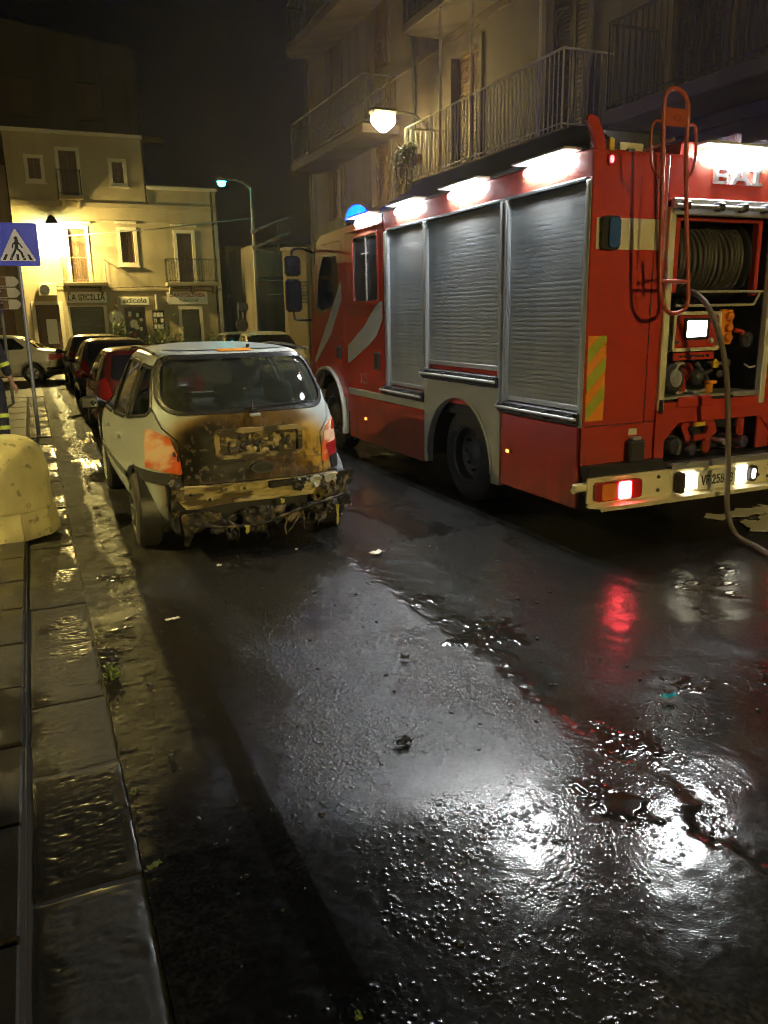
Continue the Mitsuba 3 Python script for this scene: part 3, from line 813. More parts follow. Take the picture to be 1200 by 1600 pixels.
# ---- potted plants before the shops
def potted(name, x, y, h, spread, label, seed, n=170):
    q = np.random.default_rng(seed)
    t = thing(name, label, 'plant', None)
    add(t, 'pot', [lathe([(0.0, 0.0), (0.16, 0.0), (0.22, 0.36), (0.24, 0.36), (0.24, 0.40), (0.20, 0.40), (0.19, 0.34), (0.0, 0.34)], (x, y, 0), (0, 0, 1), 18)], POT)
    br, lf = [cyl((x, y, 0.3), (x, y, h * 0.7), 0.018, 6)], []
    for _ in range(n):
        u = q.standard_normal(3) * [spread, spread, 0.22 * h]
        c = np.array([x, y, 0.68 * h]) + u
        d = q.standard_normal(3)
        d /= np.linalg.norm(d)
        s, _b = frame_of(d)
        l, w = 0.10 + 0.08 * q.random(), 0.035
        lf.append(np.array([c - d * l, c + s * w, c + d * l, c - s * w]))
    for _ in range(7):
        br.append(cyl((x, y, h * (0.35 + 0.3 * q.random())), np.array([x, y, h * 0.7]) + q.standard_normal(3) * [spread, spread, 0.15 * h], 0.008, 5))
    v = np.vstack(lf)
    k = np.arange(len(lf))[:, None] * 4
    f = np.vstack([k + [0, 1, 2], k + [0, 2, 3]])
    add(t, 'stem', br, BARK)
    add(t, 'foliage', trimesh.Trimesh(v, f, process=False), LEAF, stuff=True)


potted('potted_shrub', 3.55, 36.4, 1.75, 0.20, 'small leafy shrub in a pot in front of the wide shuttered shop', 3)
potted('potted_shrub', 5.3, 36.6, 1.45, 0.34, 'bushy potted plant by the notice board of the newsagent', 4, 220)
potted('potted_shrub', 5.95, 36.7, 1.2, 0.26, 'lower potted plant left of the small shop door', 5)
potted('potted_shrub', 7.9, 36.9, 1.0, 0.28, 'low potted plant at the right end of the pale house', 6)

# ---- the apartment house on the right, behind the fire engine
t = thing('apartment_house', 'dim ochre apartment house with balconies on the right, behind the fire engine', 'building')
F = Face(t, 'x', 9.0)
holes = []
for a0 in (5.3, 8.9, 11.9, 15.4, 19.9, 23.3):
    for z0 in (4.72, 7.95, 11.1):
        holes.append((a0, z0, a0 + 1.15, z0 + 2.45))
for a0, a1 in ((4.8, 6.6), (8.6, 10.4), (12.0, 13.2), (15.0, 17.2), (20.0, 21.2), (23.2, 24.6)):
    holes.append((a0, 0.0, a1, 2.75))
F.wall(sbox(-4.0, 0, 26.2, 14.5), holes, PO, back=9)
for h in holes[:18]:
    F.window(h[0], h[2], h[1], h[3], WOOD, name='balcony_door', surround=0.13, sm=PO)
for h in holes[18:]:
    w = add(t, 'ground_door', [F.box(h[0] + 0.01, h[2] - 0.01, 0.02, 2.74, -0.2, -0.15)] + [F.box(h[0] + 0.01, h[2] - 0.01, z, z + 0.08, -0.15, -0.12, 0.02) for z in np.arange(0.05, 2.6, 0.11)], SHUTGREEN)
for z in (4.66, 7.85, 11.0):
    F.balcony(11.2, 17.0, z, 1.0, PO, IRON if z > 5 else PALEIRON, slab=0.2, h=1.15, gap=0.12, r=0.012, brackets=False)
    F.balcony(3.8, 10.2, z, 1.0, PO, IRON, slab=0.2, h=1.15, gap=0.12, r=0.012, brackets=False)
for z in (6.42, 9.65):
    F.balcony(19.3, 25.2, z + (0.0), 1.0, PO, IRON, slab=0.22, h=1.1, gap=0.13, r=0.01, brackets=False)
add_each(t, 'string_course', [F.box(-4, 26.2, 4.28, 4.44, 0.003, 0.08), F.box(-4, 26.2, 7.5, 7.63, 0.003, 0.08), F.box(-4, 26.2, 10.7, 10.83, 0.003, 0.08)], PO)
add_each(t, 'drain_pipe', [cyl((8.90, 18.3, 0), (8.90, 18.3, 14.3), 0.05, 8), cyl((8.90, 26.0, 0), (8.90, 26.0, 14.3), 0.05, 8)], DARKMETAL)
add_each(t, 'awning_pole', [cyl((8.06, 15.35, 4.66), (8.06, 15.35, 7.64), 0.03, 8), cyl((8.06, 11.9, 4.66), (8.06, 11.9, 7.64), 0.025, 8), cyl((8.06, 14.1, 4.66), (8.06, 14.1, 7.64), 0.02, 8)], PALEIRON)
# small lit window and a lamp high up at right
lw = add(t, 'lit_window', [F.extr(rr_ring(4.15, 4.42, 4.3 + 0.9, 6.1, 4.20, 4.37, 5.25, 6.05), 0.003, 0.05)], DARKMETAL)
add(lw, 'pane', [F.box(4.26, 4.31, 5.30, 6.0, 0.01, 0.04)], LAMPW, emitter=emit(np.array([0.75, 1.0, 0.95]) * 0.9, 0.05))
lw = add(t, 'porch_light', [F.box(4.66, 4.80, 5.72, 5.80, 0.0, 0.2)], DARKMETAL)
add(lw, 'globe', [trimesh.creation.icosphere(2, 0.07).apply_translation((8.86, 4.73, 5.65))], LAMPW, emitter=emit(np.array([0.9, 1.0, 0.92]) * 1.5, 0.05))

t = thing('wall_end', 'narrow pale ochre wall end between the mirror of the fire engine and the apartment house', 'wall')
add(t, 'wall', [bx(8.25, 10.2, 27.0, 27.4, 0, 4.05, 0.01)], PL)
add(t, 'coping', [bx(8.2, 10.2, 26.93, 27.47, 4.05, 4.15, 0.02)], SURROUND)
add(t, 'shutter', [bx(8.35, 8.98, 26.97, 26.998, z, z + 0.09, 0.02) for z in np.arange(2.3, 3.0, 0.11)], SHUTGREEN, stuff=True)
# trailing plant on the far corner of the first balcony
q = np.random.default_rng(11)
t = thing('hanging_plant', 'straggly plant spilling over the lit corner of the first floor balcony railing', 'plant')
add(t, 'planter', [bx(7.99, 8.02 + 0.12, 16.3, 16.9, 5.0, 5.18, 0.02)], POT)
lf, st = [], []
for _ in range(26):
    a = np.array([8.03 - 0.1 * q.random(), 16.35 + 0.55 * q.random(), 5.15])
    b = a + [-0.25 * q.random(), 0.3 * (q.random() - 0.3), 0.10 + 0.15 * q.random()]
    e = b + [-0.05, 0.25 * (q.random() - 0.2), -0.35 - 0.7 * q.random()]
    path = smooth_path([a, b, e], 12)
    st.append(tube(path, 0.008, 4))
    for c in path[2:]:
        d = q.standard_normal(3)
        d /= np.linalg.norm(d)
        s_, _ = frame_of(d)
        lf.append(np.array([c, c + d * 0.05 + s_ * 0.025, c + d * 0.11, c + d * 0.05 - s_ * 0.025]))
k = np.arange(len(lf))[:, None] * 4
add(t, 'stem', st, BARK)
add(t, 'foliage', trimesh.Trimesh(np.vstack(lf), np.vstack([k + [0, 1, 2], k + [0, 2, 3]]), process=False), LEAF, stuff=True)

# ---- sodium street light on its bracket
t = thing('bracket_lamp', 'bright sodium street light on a wall bracket above the fire engine', 'street lamp')
LX, LY, LZ = 7.75, 17.45, 6.02
add(t, 'arm', [tube(smooth_path([(8.98, LY + 0.1, 5.95), (8.5, LY + 0.1, 6.25), (LX + 0.1, LY, 6.24)], 14), 0.03, 8), cyl((8.98, LY + 0.1, 5.4), (8.98, LY + 0.1, 6.3), 0.05, 8)], IRON)
hd = add(t, 'head', [bx(LX - 0.34, LX + 0.30, LY - 0.17, LY + 0.17, LZ + 0.14, LZ + 0.27, 0.06)], IRON)
lens = hull_of([(LX - 0.16, LY, LZ + 0.04, 0.15), (LX + 0.12, LY, LZ + 0.04, 0.15), (LX - 0.02, LY, LZ - 0.06, 0.16)], 20)
add(hd, 'lens', lens, LAMPW, emitter=emit(SODIUM * BRACKET_LAMP, 2.5))

# ---- shuttered kiosk on the pavement, left of the photographer
t = thing('kiosk', 'closed dark green newspaper kiosk on the pavement to the left of the photographer', 'kiosk')
add(t, 'body', [bx(-4.1, -2.4, -2.0, 5.5, 0.03, 2.95, 0.03)], SHUTGREEN)
add(t, 'roof', [bx(-4.3, -2.25, -2.2, 5.7, 2.95, 3.2, 0.05)], DARKMETAL)
add(t, 'shutter', [bx(-2.4, -2.37, y, y + 1.7, z, z + 0.085, 0.02) for y in (-1.8, 0.0, 1.85, 3.65) for z in np.arange(0.9, 2.4, 0.1)], DARKMETAL, stuff=True)
# ---- two street lamps behind the photographer that light the kerb side and the tail of the fire engine
for (x, y, z, pw, r, lab) in ((-3.6, 7.0, 4.5, LEFT_LAMP, 0.22, 'sodium street lamp on the pavement to the left, behind the photographer'), (4.6, -20.0, 6.6, BACK_LAMP, 0.30, 'sodium street lamp across the road behind the photographer')):
    t = thing('sodium_lamp_post', lab, 'street lamp')
    add(t, 'pole', [lathe([(0.10, 0), (0.09, 1.0), (0.05, z - 0.2), (0.0, z - 0.18)], (x - 1.0, y, 0), (0, 0, 1), 14), tube(smooth_path([(x - 1.0, y, z - 0.25), (x - 0.7, y, z + 0.15), (x - 0.1, y, z + 0.2)], 12), 0.035, 8)], GALV)
    if r < 0.25:
        hd = add(t, 'head', [lathe([(0.03, 0.30), (0.16, 0.26), (0.27, 0.10), (0.29, -0.16), (0.28, -0.16), (0.26, 0.09), (0.15, 0.24), (0.0, 0.26)], (x, y, z), (0, 0, 1), 24)], GALV)
        bulb = trimesh.creation.icosphere(2, 0.085)
        bulb.apply_translation((x, y, z + 0.0))
        add(hd, 'bulb', bulb, LAMPW, emitter=emit(SODIUM * pw, 2.5))
    else:
        hd = add(t, 'head', [bx(x - 0.35, x + 0.35, y - 0.16, y + 0.16, z + 0.12, z + 0.27, 0.06)], GALV)
        add(hd, 'lens', hull_of([(x - 0.12, y, z + 0.02, r * 0.6), (x + 0.12, y, z + 0.02, r * 0.6)], 18), LAMPW, emitter=emit(SODIUM * pw, 2.5))


# ================================================================ FIRE ENGINE (local: x from its left side to the right, y from its tail forward)
TX, TY = 3.80, 4.91
MT = np.eye(4)
MT[:3, 3] = (TX, TY, 0)
W = 2.55
fe = thing('fire_engine', 'red fire engine with grey roller shutters, white work lights and a blue beacon', 'fire engine')


def fa(name, meshes, m, parent=None, **kw):
    return add(parent or fe, name, meshes, m, M=MT, **kw)


# structure of the rear body, round the open pump bay
fa('body', [bx(0.04, 0.73, 0.012, 3.70, 0.98, 2.975), bx(1.82, W - 0.04, 0.012, 3.70, 0.98, 2.975), bx(0.73, 1.82, 0.95, 3.70, 0.98, 2.975), bx(0.73, 1.82, 0.012, 0.95, 2.66, 2.975),
            bx(0.0, 0.04, 0.0, 3.72, 2.775, 2.975, 0.012), bx(W - 0.04, W, 0.0, 3.72, 0.98, 2.975, 0.012)], RED)
fa('rear_column', [bx(0.0, 0.70, -0.012, 0.012, 0.68, 2.96, 0.006), bx(0.0, 0.04, 0.012, 0.045, 0.98, 2.77)], RED)
fa('rear_column', [bx(1.84, W, -0.012, 0.012, 0.68, 2.96, 0.006)], RED)
fa('rear_header', [bx(0.702, 1.838, -0.012, 0.010, 2.645, 2.96, 0.006)], RED)
fa('panel_seam', [bx(0.585, 0.592, -0.0155, -0.0125, 0.98, 2.96), bx(0.02, 0.70, -0.0155, -0.0125, 0.985, 0.992)], BLACK)
fa('pump_bay', [bx(0.73, 0.76, 0.012, 0.94, 1.0, 2.64), bx(1.79, 1.82, 0.012, 0.94, 1.0, 2.64), bx(0.76, 1.79, 0.90, 0.94, 1.0, 2.64), bx(0.76, 1.79, 0.012, 0.90, 1.0, 1.16), bx(0.76, 1.79, 0.012, 0.9, 2.60, 2.655)], BLACK)
fa('chassis', [bx(0.45, 0.6, 0.2, 5.9, 0.55, 0.85), bx(1.95, 2.1, 0.2, 5.9, 0.55, 0.85), bx(0.1, W - 0.1, 0.15, 3.7, 0.86, 0.985), bx(0.25, 2.3, 1.85, 2.05, 0.38, 0.54), bx(0.25, 2.3, 5.62, 5.82, 0.38, 0.54), bx(0.3, 2.2, 2.8, 4.6, 0.35, 0.8)], BLACK)

# side: shutters, guides, steps
def shutter(u0, u1, z0, z1):
    pitch, pts = 0.039, []
    z = z0 + 0.05
    pts.append((0.0250, z0))
    pts.append((0.0250, z))
    while z + pitch < z1:
        pts += [(0.0250, z + 0.001), (0.0232, z + 0.0025), (0.0226, z + pitch * 0.5), (0.0232, z + pitch - 0.0025), (0.0250, z + pitch - 0.001)]
        z += pitch
    pts.append((0.0250, z1))
    pg = Polygon(pts + [(0.052, z1), (0.052, z0)])
    s = fa('roller_shutter', [extr(pg, 'y', u0, u1)], 'm_shutter')
    fa('bottom_bar', [bx(0.012, 0.03, u0, u1, z0, z0 + 0.045, 0.006)], ALU, parent=s)
    return s


def shutter_tone(p, n, uv):
    a = dfbm(p.y * 2.2, p.z * 1.1, 4.0, octaves=3)
    s = dnoise(p.y * 9, p.z * 1.2, 1.0)
    b = 0.25 + 0.08 * a + 0.05 * s
    return mi.Color3f(b * 0.94, b, b * 1.02)


scene['m_shutter'] = {'type': 'twosided', 'bsdf': {'type': 'principled', 'base_color': mikit.proc(shutter_tone), 'roughness': 0.5, 'metallic': 0.1}}
shutter(0.065, 1.085, 1.10, 2.76)
shutter(1.225, 2.62, 1.345, 2.76)
shutter(2.705, 3.60, 1.06, 2.76)
for u0, u1, z0 in ((0.0, 0.063, 0.98), (1.087, 1.15, 1.06), (1.16, 1.223, 1.06), (2.622, 2.703, 1.06), (3.602, 3.70, 0.98)):
    fa('shutter_guide', [bx(-0.012, 0.04, u0, u1, z0, 2.77, 0.008), bx(-0.016, -0.012, u0 + 0.02, u0 + 0.03, z0, 2.76)], ALU)
fa('shutter_box', [bx(-0.008, 0.04, 0.065, 3.60, 2.762, 2.79, 0.004)], BLACK)
for u0, u1, z0 in ((0.02, 1.16, 1.02), (1.20, 2.68, 1.225), (2.70, 3.74, 0.97)):
    st = fa('step_rail', [bx(-0.035, 0.04, u0, u1, z0 - 0.03, z0 + 0.075, 0.01)] + [bx(-0.075, -0.035, u - 0.02, u + 0.02, z0 - 0.01, z0 + 0.06, 0.006) for u in np.linspace(u0 + 0.06, u1 - 0.06, 4)], BLACK)
    fa('grab_tube', [cyl((-0.068, u0 - 0.02, z0 + 0.028), (-0.068, u1, z0 + 0.028), 0.014, 10)], ALU, parent=st, smooth=40)
arch = sbox(1.165, 0.31, 2.685, 1.20).difference(shapely.Point(1.955, 0.40).buffer(0.645, 32).union(sbox(1.31, 0.2, 2.60, 0.40)))
fa('wheel_arch_panel', [extr(arch, 'x', -0.008, 0.05), extr(shapely.Point(1.955, 0.40).buffer(0.672, 32).difference(shapely.Point(1.955, 0.40).buffer(0.645, 32)).intersection(sbox(1.2, 0.40, 2.7, 1.2)), 'x', -0.022, -0.009)], GREYP, label='pale grey panel round the rear wheel')
fa('wheel_arch_liner', [extr(shapely.Point(1.955, 0.40).buffer(0.68, 32).difference(shapely.Point(1.955, 0.40).buffer(0.655, 32)).intersection(sbox(1.2, 0.38, 2.7, 1.2)), 'x', 0.052, 0.80), bx(0.75, 0.8, 1.3, 2.6, 0.4, 1.0)], BLACK)
fa('skirt', [bx(0.0, 0.045, 0.045, 1.16, 0.33, 0.985, 0.012)], RED)
fa('skirt', [bx(0.0, 0.045, 2.69, 4.93, 0.28, 0.845, 0.012), bx(-0.002, 0.0, 3.735, 3.742, 0.30, 0.84)], RED)
fa('sill_strip', [bx(-0.006, 0.04, 2.69, 4.93, 0.852, 0.935, 0.006)], GREYP, label='pale strip along the side under the shutters')
for u, z in ((4.34, 0.58), (1.02, 0.655)):
    ml = fa('side_marker', [bx(-0.014, -0.001, u - 0.05, u + 0.05, z - 0.022, z + 0.022, 0.005)], AMBER)
    fa('bulb', [bx(-0.019, -0.014, u - 0.02, u + 0.02, z - 0.012, z + 0.012, 0.003)], LAMPW, parent=ml, emitter=emit((4.0, 1.9, 0.25), 0.05))

# wheels
def wheel(u, x0, x1, r, dual=False, side=1):
    sgn = -1 if side > 0 else 1
    xo = x0 if side > 0 else x1
    xi = x1 if side > 0 else x0
    w = abs(x1 - x0)
    prof = [(r * 0.55, 0.03), (r * 0.60, 0.0), (r * 0.80, -0.012), (r * 0.955, 0.02), (r, 0.05), (r, w - 0.05), (r * 0.95, w - 0.02), (r * 0.6, w)]
    k = fa('wheel', [lathe(prof, (xo, u, r), (-sgn, 0, 0), 44)], RUBBER, smooth=35)
    rim = [lathe([(r * 0.60, 0.012), (r * 0.585, 0.0), (r * 0.55, 0.012), (r * 0.52, 0.09), (r * 0.33, 0.10 if not dual else 0.16), (r * 0.30, 0.02 if not dual else 0.10), (r * 0.2, 0.0 if not dual else 0.07), (0.0, -0.01 if not dual else 0.06)], (xo, u, r), (-sgn, 0, 0), 36)]
    fa('rim', rim, 'm_rim', parent=k, smooth=35)
    nuts = []
    for q in range(10):
        a = q * math.pi / 5
        c = np.array([xo - sgn * (0.09 if not dual else 0.15), u + 0.41 * r * math.cos(a), r + 0.41 * r * math.sin(a)])
        nuts.append(cyl(c, c + [sgn * 0.05, 0, 0], 0.016, 6))
    fa('wheel_nut', nuts, DARKMETAL, parent=k, stuff=True)
    tread = []
    for q in range(60):
        a = q * 2 * math.pi / 60
        b_ = bx(min(xo, xi) + 0.03, max(xo, xi) - 0.03, -0.007, 0.007, r - 0.004, r + 0.006)
        R_ = np.eye(4)
        c_, s_ = math.cos(a), math.sin(a)
        R_[1:3, 1:3] = [[c_, -s_], [s_, c_]]
        R_[:3, 3] = (0, u, r)
        b_.apply_transform(R_)
        tread.append(b_)
    fa('tread', tread, RUBBER, parent=k, stuff=True)


mat('rim', base_color=(0.10, 0.10, 0.10), roughness=0.5, metallic=0.3)
wheel(1.955, 0.10, 0.38, 0.475, dual=True)
wheel(1.955, 0.40, 0.68, 0.475, dual=True)
wheel(1.955, W - 0.38, W - 0.10, 0.475, dual=True, side=-1)
wheel(5.74, 0.06, 0.36, 0.475)
wheel(5.74, W - 0.36, W - 0.06, 0.475, side=-1)

# crew cab: a hollow shell with window openings
side = Polygon([(3.74, 0.62), (5.02, 0.62), (5.02, 0.80), (6.40, 0.80), (6.46, 1.15), (6.42, 1.45), (6.22, 2.35), (6.02, 2.86), (5.85, 2.92), (3.74, 2.97)]).buffer(-0.05).buffer(0.05, quad_segs=5)
outer = man(extr(side, 'x', 0.0, W))
inner = man(extr(side.buffer(-0.05), 'x', 0.045, W - 0.045))
shell = outer - inner
fwin = poly([(5.20, 2.03), (5.26, 2.64), (5.80, 2.66), (6.02, 2.42), (6.16, 1.98), (5.88, 1.90)], 0.05)
rwin = rrect(3.90, 4.66, 2.02, 2.78, 0.06)
wscreen = rrect(0.14, W - 0.14, 1.55, 2.62, 0.10)
wheelcut = shapely.Point(5.74, 0.475).buffer(0.66, 28)
cut = [man(extr(rwin, 'x', -1, 0.3)), man(extr(fwin, 'x', -1, 0.3)), man(extr(rwin, 'x', W - 0.3, W + 1)), man(extr(fwin, 'x', W - 0.3, W + 1)), man(extr(wscreen, 'y', 6.0, 7.0)), man(extr(wheelcut, 'x', -0.5, 0.5)), man(extr(wheelcut, 'x', W - 0.5, W + 0.5))]
for c in cut:
    shell = shell - c
grooves = [rr for rr in (rrect(3.80, 4.93, 0.66, 2.86, 0.05), poly([(5.10, 0.84), (5.10, 2.80), (5.86, 2.80), (6.12, 2.45), (6.30, 1.90), (6.34, 1.30), (6.20, 1.12), (5.55, 1.12)], 0.05))]
for g in grooves:
    ring = g.difference(g.buffer(-0.008))
    shell = shell - man(extr(ring, 'x', -0.1, 0.008))
fa('cab', [shell], RED, smooth=25)
mat('cab_interior', base_color=(0.05, 0.05, 0.055), roughness=0.8)
fa('cab_interior', [bx(0.06, W - 0.06, 3.80, 6.3, 1.05, 1.12), bx(0.1, W - 0.1, 5.95, 6.2, 1.12, 1.75, 0.05)], 'm_cab_interior')
for x in (0.35, 1.05, 1.75):
    fa('crew_seat', [bx(x, x + 0.5, 3.9, 4.35, 1.2, 1.55, 0.05), bx(x, x + 0.5, 3.84, 3.96, 1.5, 2.2, 0.05)], SEAT)
fa('cab_seat', [bx(0.3, 0.85, 5.1, 5.6, 1.2, 1.6, 0.06), bx(0.3, 0.85, 4.98, 5.14, 1.55, 2.35, 0.06)], SEAT)
fa('cab_seat', [bx(1.6, 2.15, 5.1, 5.6, 1.2, 1.6, 0.06), bx(1.6, 2.15, 4.98, 5.14, 1.55, 2.35, 0.06)], SEAT)
fa('grab_pole', [cyl((0.5, 4.30, 1.1), (0.5, 4.30, 2.85), 0.018, 8), cyl((0.5, 4.20, 2.55), (0.5, 4.40, 2.55), 0.012, 6)], ALU)
for pg, nm in ((rwin, 'crew_window'), (fwin, 'cab_window')):
    for sgn, x in ((1, 0.018), (-1, W - 0.018)):
        g = fa(nm, [extr(pg.buffer(0.03), 'x', x, x + 0.004)], DGLASS)
        fr = pg.buffer(0.02).difference(pg.buffer(-0.022))
        fa('seal', [extr(fr, 'x', x - 0.012 * sgn - 0.006, x - 0.012 * sgn + 0.006)], BLACK, parent=g)
fa('windscreen', [bx(0.12, W - 0.12, 6.22, 6.23, 1.6, 2.6)], DGLASS)
fa('window_surround', [extr(rwin.buffer(0.035).difference(rwin), 'x', -0.010, 0.0)], RED)
fa('window_divider', [bx(-0.004, 0.012, 4.24, 4.262, 2.02, 2.78), bx(-0.003, 0.012, 4.20, 4.40, 2.57, 2.585)], GREYP)
fa('drip_rail', [bx(-0.03, 0.0, 3.76, 4.75, 2.845, 2.875, 0.008)], RED)
sw = poly([(3.78, 2.02), (3.78, 1.80), (3.95, 1.62), (4.2, 1.50), (4.93, 1.24), (4.93, 1.47), (4.35, 1.72), (4.0, 1.95), (3.88, 2.0)], 0.02)
fa('swoosh_stripe', [extr(sw, 'x', -0.0035, -0.001)], GREYP, label='pale grey swoosh stripe across the crew door')
sw = poly([(5.12, 2.30), (5.12, 2.05), (5.55, 1.62), (6.25, 1.18), (6.28, 1.24), (5.70, 1.75)], 0.02)
fa('swoosh_stripe', [extr(sw, 'x', -0.0035, -0.001)], GREYP, label='pale grey stripe rising beside the cab door window')
def side_text(text, h, u_right, z, width, x):
    m = meshkit.text_mesh(text, h, 0.002, bold=True)
    v = m.vertices.copy()
    v[:, 0] = (v[:, 0] - v[:, 0].min()) * width / (v[:, 0].max() - v[:, 0].min())
    return trimesh.Trimesh(np.stack([x - v[:, 2], u_right - v[:, 0], v[:, 1] + z], 1), m.faces, process=False)


fa('lettering', [side_text('115', 0.13, 4.52, 1.02, 0.24, -0.001)], 'm_faded_print', label='faint number 115 on the crew door')
fa('lettering', [side_text('VF', 0.085, 1.98, 2.80, 0.26, -0.001)], GREYP)
mat('faded_print', base_color=(0.42, 0.13, 0.11), roughness=0.5)
fa('door_handle', [bx(-0.03, -0.001, 3.86, 4.00, 1.22, 1.42, 0.01)], BLACK)
fa('door_handle', [bx(-0.03, -0.001, 5.16, 5.30, 1.30, 1.46, 0.01)], BLACK)
fl = wheelcut.buffer(0.035).difference(wheelcut).intersection(sbox(4.9, 0.30, 6.5, 2))
fa('wheel_arch_trim', [extr(fl, 'x', -0.05, 0.10)], GREYP, label='pale trim round the front wheel arch')
fa('wheel_well', [extr(shapely.Point(5.74, 0.475).buffer(0.655, 28).difference(shapely.Point(5.74, 0.475).buffer(0.63, 28)).intersection(sbox(4.9, 0.45, 6.5, 2)), 'x', 0.11, 0.6), bx(0.6, 0.63, 5.1, 6.38, 0.35, 1.13)], BLACK)
fa('front_bumper', [bx(0.0, W, 6.30, 6.52, 0.32, 0.80, 0.05), bx(0.0, 0.3, 6.25, 6.32, 0.35, 0.8)], GREYP)
fa('cab_step', [bx(0.03, 0.4, 4.94, 5.08, 0.30, 0.62)], BLACK)
# mirrors on their bracket
mr = fa('mirror', [bx(-0.34, -0.10, 6.44, 6.56, 2.42, 2.70, 0.04)], BLACK)
fa('glass', [bx(-0.315, -0.125, 6.434, 6.44, 2.45, 2.67)], DGLASS, parent=mr)
mr = fa('mirror', [bx(-0.34, -0.10, 6.44, 6.56, 1.92, 2.38, 0.04)], BLACK)
fa('glass', [bx(-0.315, -0.125, 6.434, 6.44, 1.96, 2.34)], DGLASS, parent=mr)
fa('mirror_bracket', [tube(smooth_path([(0.02, 6.2, 2.72), (-0.08, 6.46, 2.80), (-0.2, 6.52, 2.78), (-0.22, 6.52, 2.65)], 16), 0.016, 8), tube(smooth_path([(0.0, 6.36, 1.80), (-0.1, 6.48, 1.80), (-0.2, 6.52, 1.83), (-0.22, 6.52, 1.96)], 16), 0.016, 8)], BLACK)

# roof
fa('roof_rail', [extr(Polygon([(0.25, 2.977), (0.25, 3.10), (0.45, 3.22), (3.0, 3.22), (4.3, 3.05), (4.4, 2.977)]), 'x', 0.16, 0.36)], BLACK)
fa('roof_rail', [bx(0.05, 0.09, 0.2, 4.4, 2.977, 3.03, 0.006)], BLACK)
fa('roof_rail', [bx(W - 0.12, W - 0.08, 0.25, 4.2, 2.977, 3.16)], BLACK)
fa('roof_locker', [bx(0.45, 1.25, 0.7, 3.2, 2.977, 3.30, 0.03)], DARKMETAL)
fa('roof_ladder', [bx(1.45, 1.50, 0.1, 4.8, 3.10, 3.18), bx(1.85, 1.90, 0.1, 4.8, 3.10, 3.18)] + [cyl((1.48, u, 3.14), (1.87, u, 3.14), 0.016, 6) for u in np.arange(0.3, 4.8, 0.3)], DARKMETAL)
fa('roof_label', [bx(0.52, 0.72, 0.69, 0.699, 3.17, 3.22)], CREAM)
fa('roof_label', [bx(0.80, 1.04, 0.69, 0.699, 3.13, 3.19)], CREAM)
fa('corner_bracket', [extr(poly([(0.02, 2.96), (0.10, 2.96), (0.08, 3.06), (0.02, 3.17), (-0.05, 3.19), (-0.07, 3.15), (-0.02, 3.08)], 0.01), 'y', -0.01, 0.03)], RED)
fa('roof_box', [bx(1.0, 1.45, 0.2, 0.6, 2.977, 3.12, 0.02)], RED)
fa('roof_clip', [bx(0.125, 0.165, -0.02, 0.02, 2.962, 3.04)], YELLOW)
fa('roof_clip', [bx(0.30, 0.36, -0.02, 0.02, 2.962, 2.985)], ALU)
bc = fa('beacon_base', [lathe([(0.0, 0.05), (0.16, 0.05), (0.17, 0.0), (0.0, 0.0)], (0.15, 4.86, 2.965), (0, 0, 1), 20)], BLACK)
dome = trimesh.creation.icosphere(3, 0.15)
dome.vertices[:, 2] = np.maximum(dome.vertices[:, 2], 0) * 1.25
dome.apply_translation((0.15, 4.86, 3.015))
fa('beacon', [dome], BLUELENS, emitter=emit(np.array([0.0, 0.0042, 1.0]) * BEACON, 1.5))
# work lights
def work_light(c, ru, axis, outdir):
    s = trimesh.creation.icosphere(3, 1.0)
    v = s.vertices * 1.0
    if axis == 'u':
        v = np.stack([-np.clip(v[:, 0], 0, 1) * 0.085, v[:, 1] * ru, v[:, 2] * 0.062], 1)
    else:
        v = np.stack([v[:, 1] * ru, -np.clip(v[:, 0], 0, 1) * 0.085, v[:, 2] * 0.062], 1)
    lens = trimesh.Trimesh(v + c, s.faces, process=False)
    if lens.volume < 0:
        lens.invert()
    if axis == 'u':
        vis = bx(c[0] - 0.12, c[0] + 0.04, c[1] - ru - 0.03, c[1] + ru + 0.03, c[2] + 0.064, c[2] + 0.085, 0.008)
    else:
        vis = bx(c[0] - ru - 0.03, c[0] + ru + 0.03, c[1] - 0.12, c[1] + 0.03, c[2] + 0.064, c[2] + 0.085, 0.008)
    h = fa('work_light', [vis], GREYP)
    fa('lens', [lens], LAMPW, parent=h, emitter=emit(COOL * TRUCK_LAMP, 3.0))


for u0, u1 in ((0.20, 0.86), (1.48, 2.14), (2.72, 3.36), (3.90, 4.52)):
    work_light(np.array([-0.004, (u0 + u1) / 2, 2.925]), (u1 - u0) / 2, 'u', -1)
work_light(np.array([1.36, -0.016, 2.975]), 0.40, 'v', -1)

# ---- tail
fa('reflective_band', [bx(0.045, 0.63, -0.0155, -0.0125, 2.29, 2.51)], CREAM)
fa('reflective_band', [bx(1.90, W - 0.05, -0.0155, -0.0125, 2.29, 2.51)], CREAM)
bl = fa('strobe_housing', [extr(rrect(0.07, 0.235, 2.285, 2.52, 0.035), 'y', -0.05, -0.016)], BLACK)
fa('strobe_lens', [extr(rrect(0.125, 0.225, 2.30, 2.505, 0.03), 'y', -0.066, -0.051)], BLUELENS, parent=bl)
rl = fa('top_marker', [extr(rrect(0.11, 0.17, 2.86, 2.94, 0.025), 'y', -0.03, -0.013)], REDLENS)
fa('bulb', [extr(rrect(0.125, 0.155, 2.875, 2.925, 0.014), 'y', -0.036, -0.031)], LAMPW, parent=rl, emitter=emit((6, 0.35, 0.45), 0.05))
ch = fa('chevron_panel', [bx(0.015, 0.185, -0.0155, -0.0125, 1.03, 1.67)], ORANGE)
strip = []
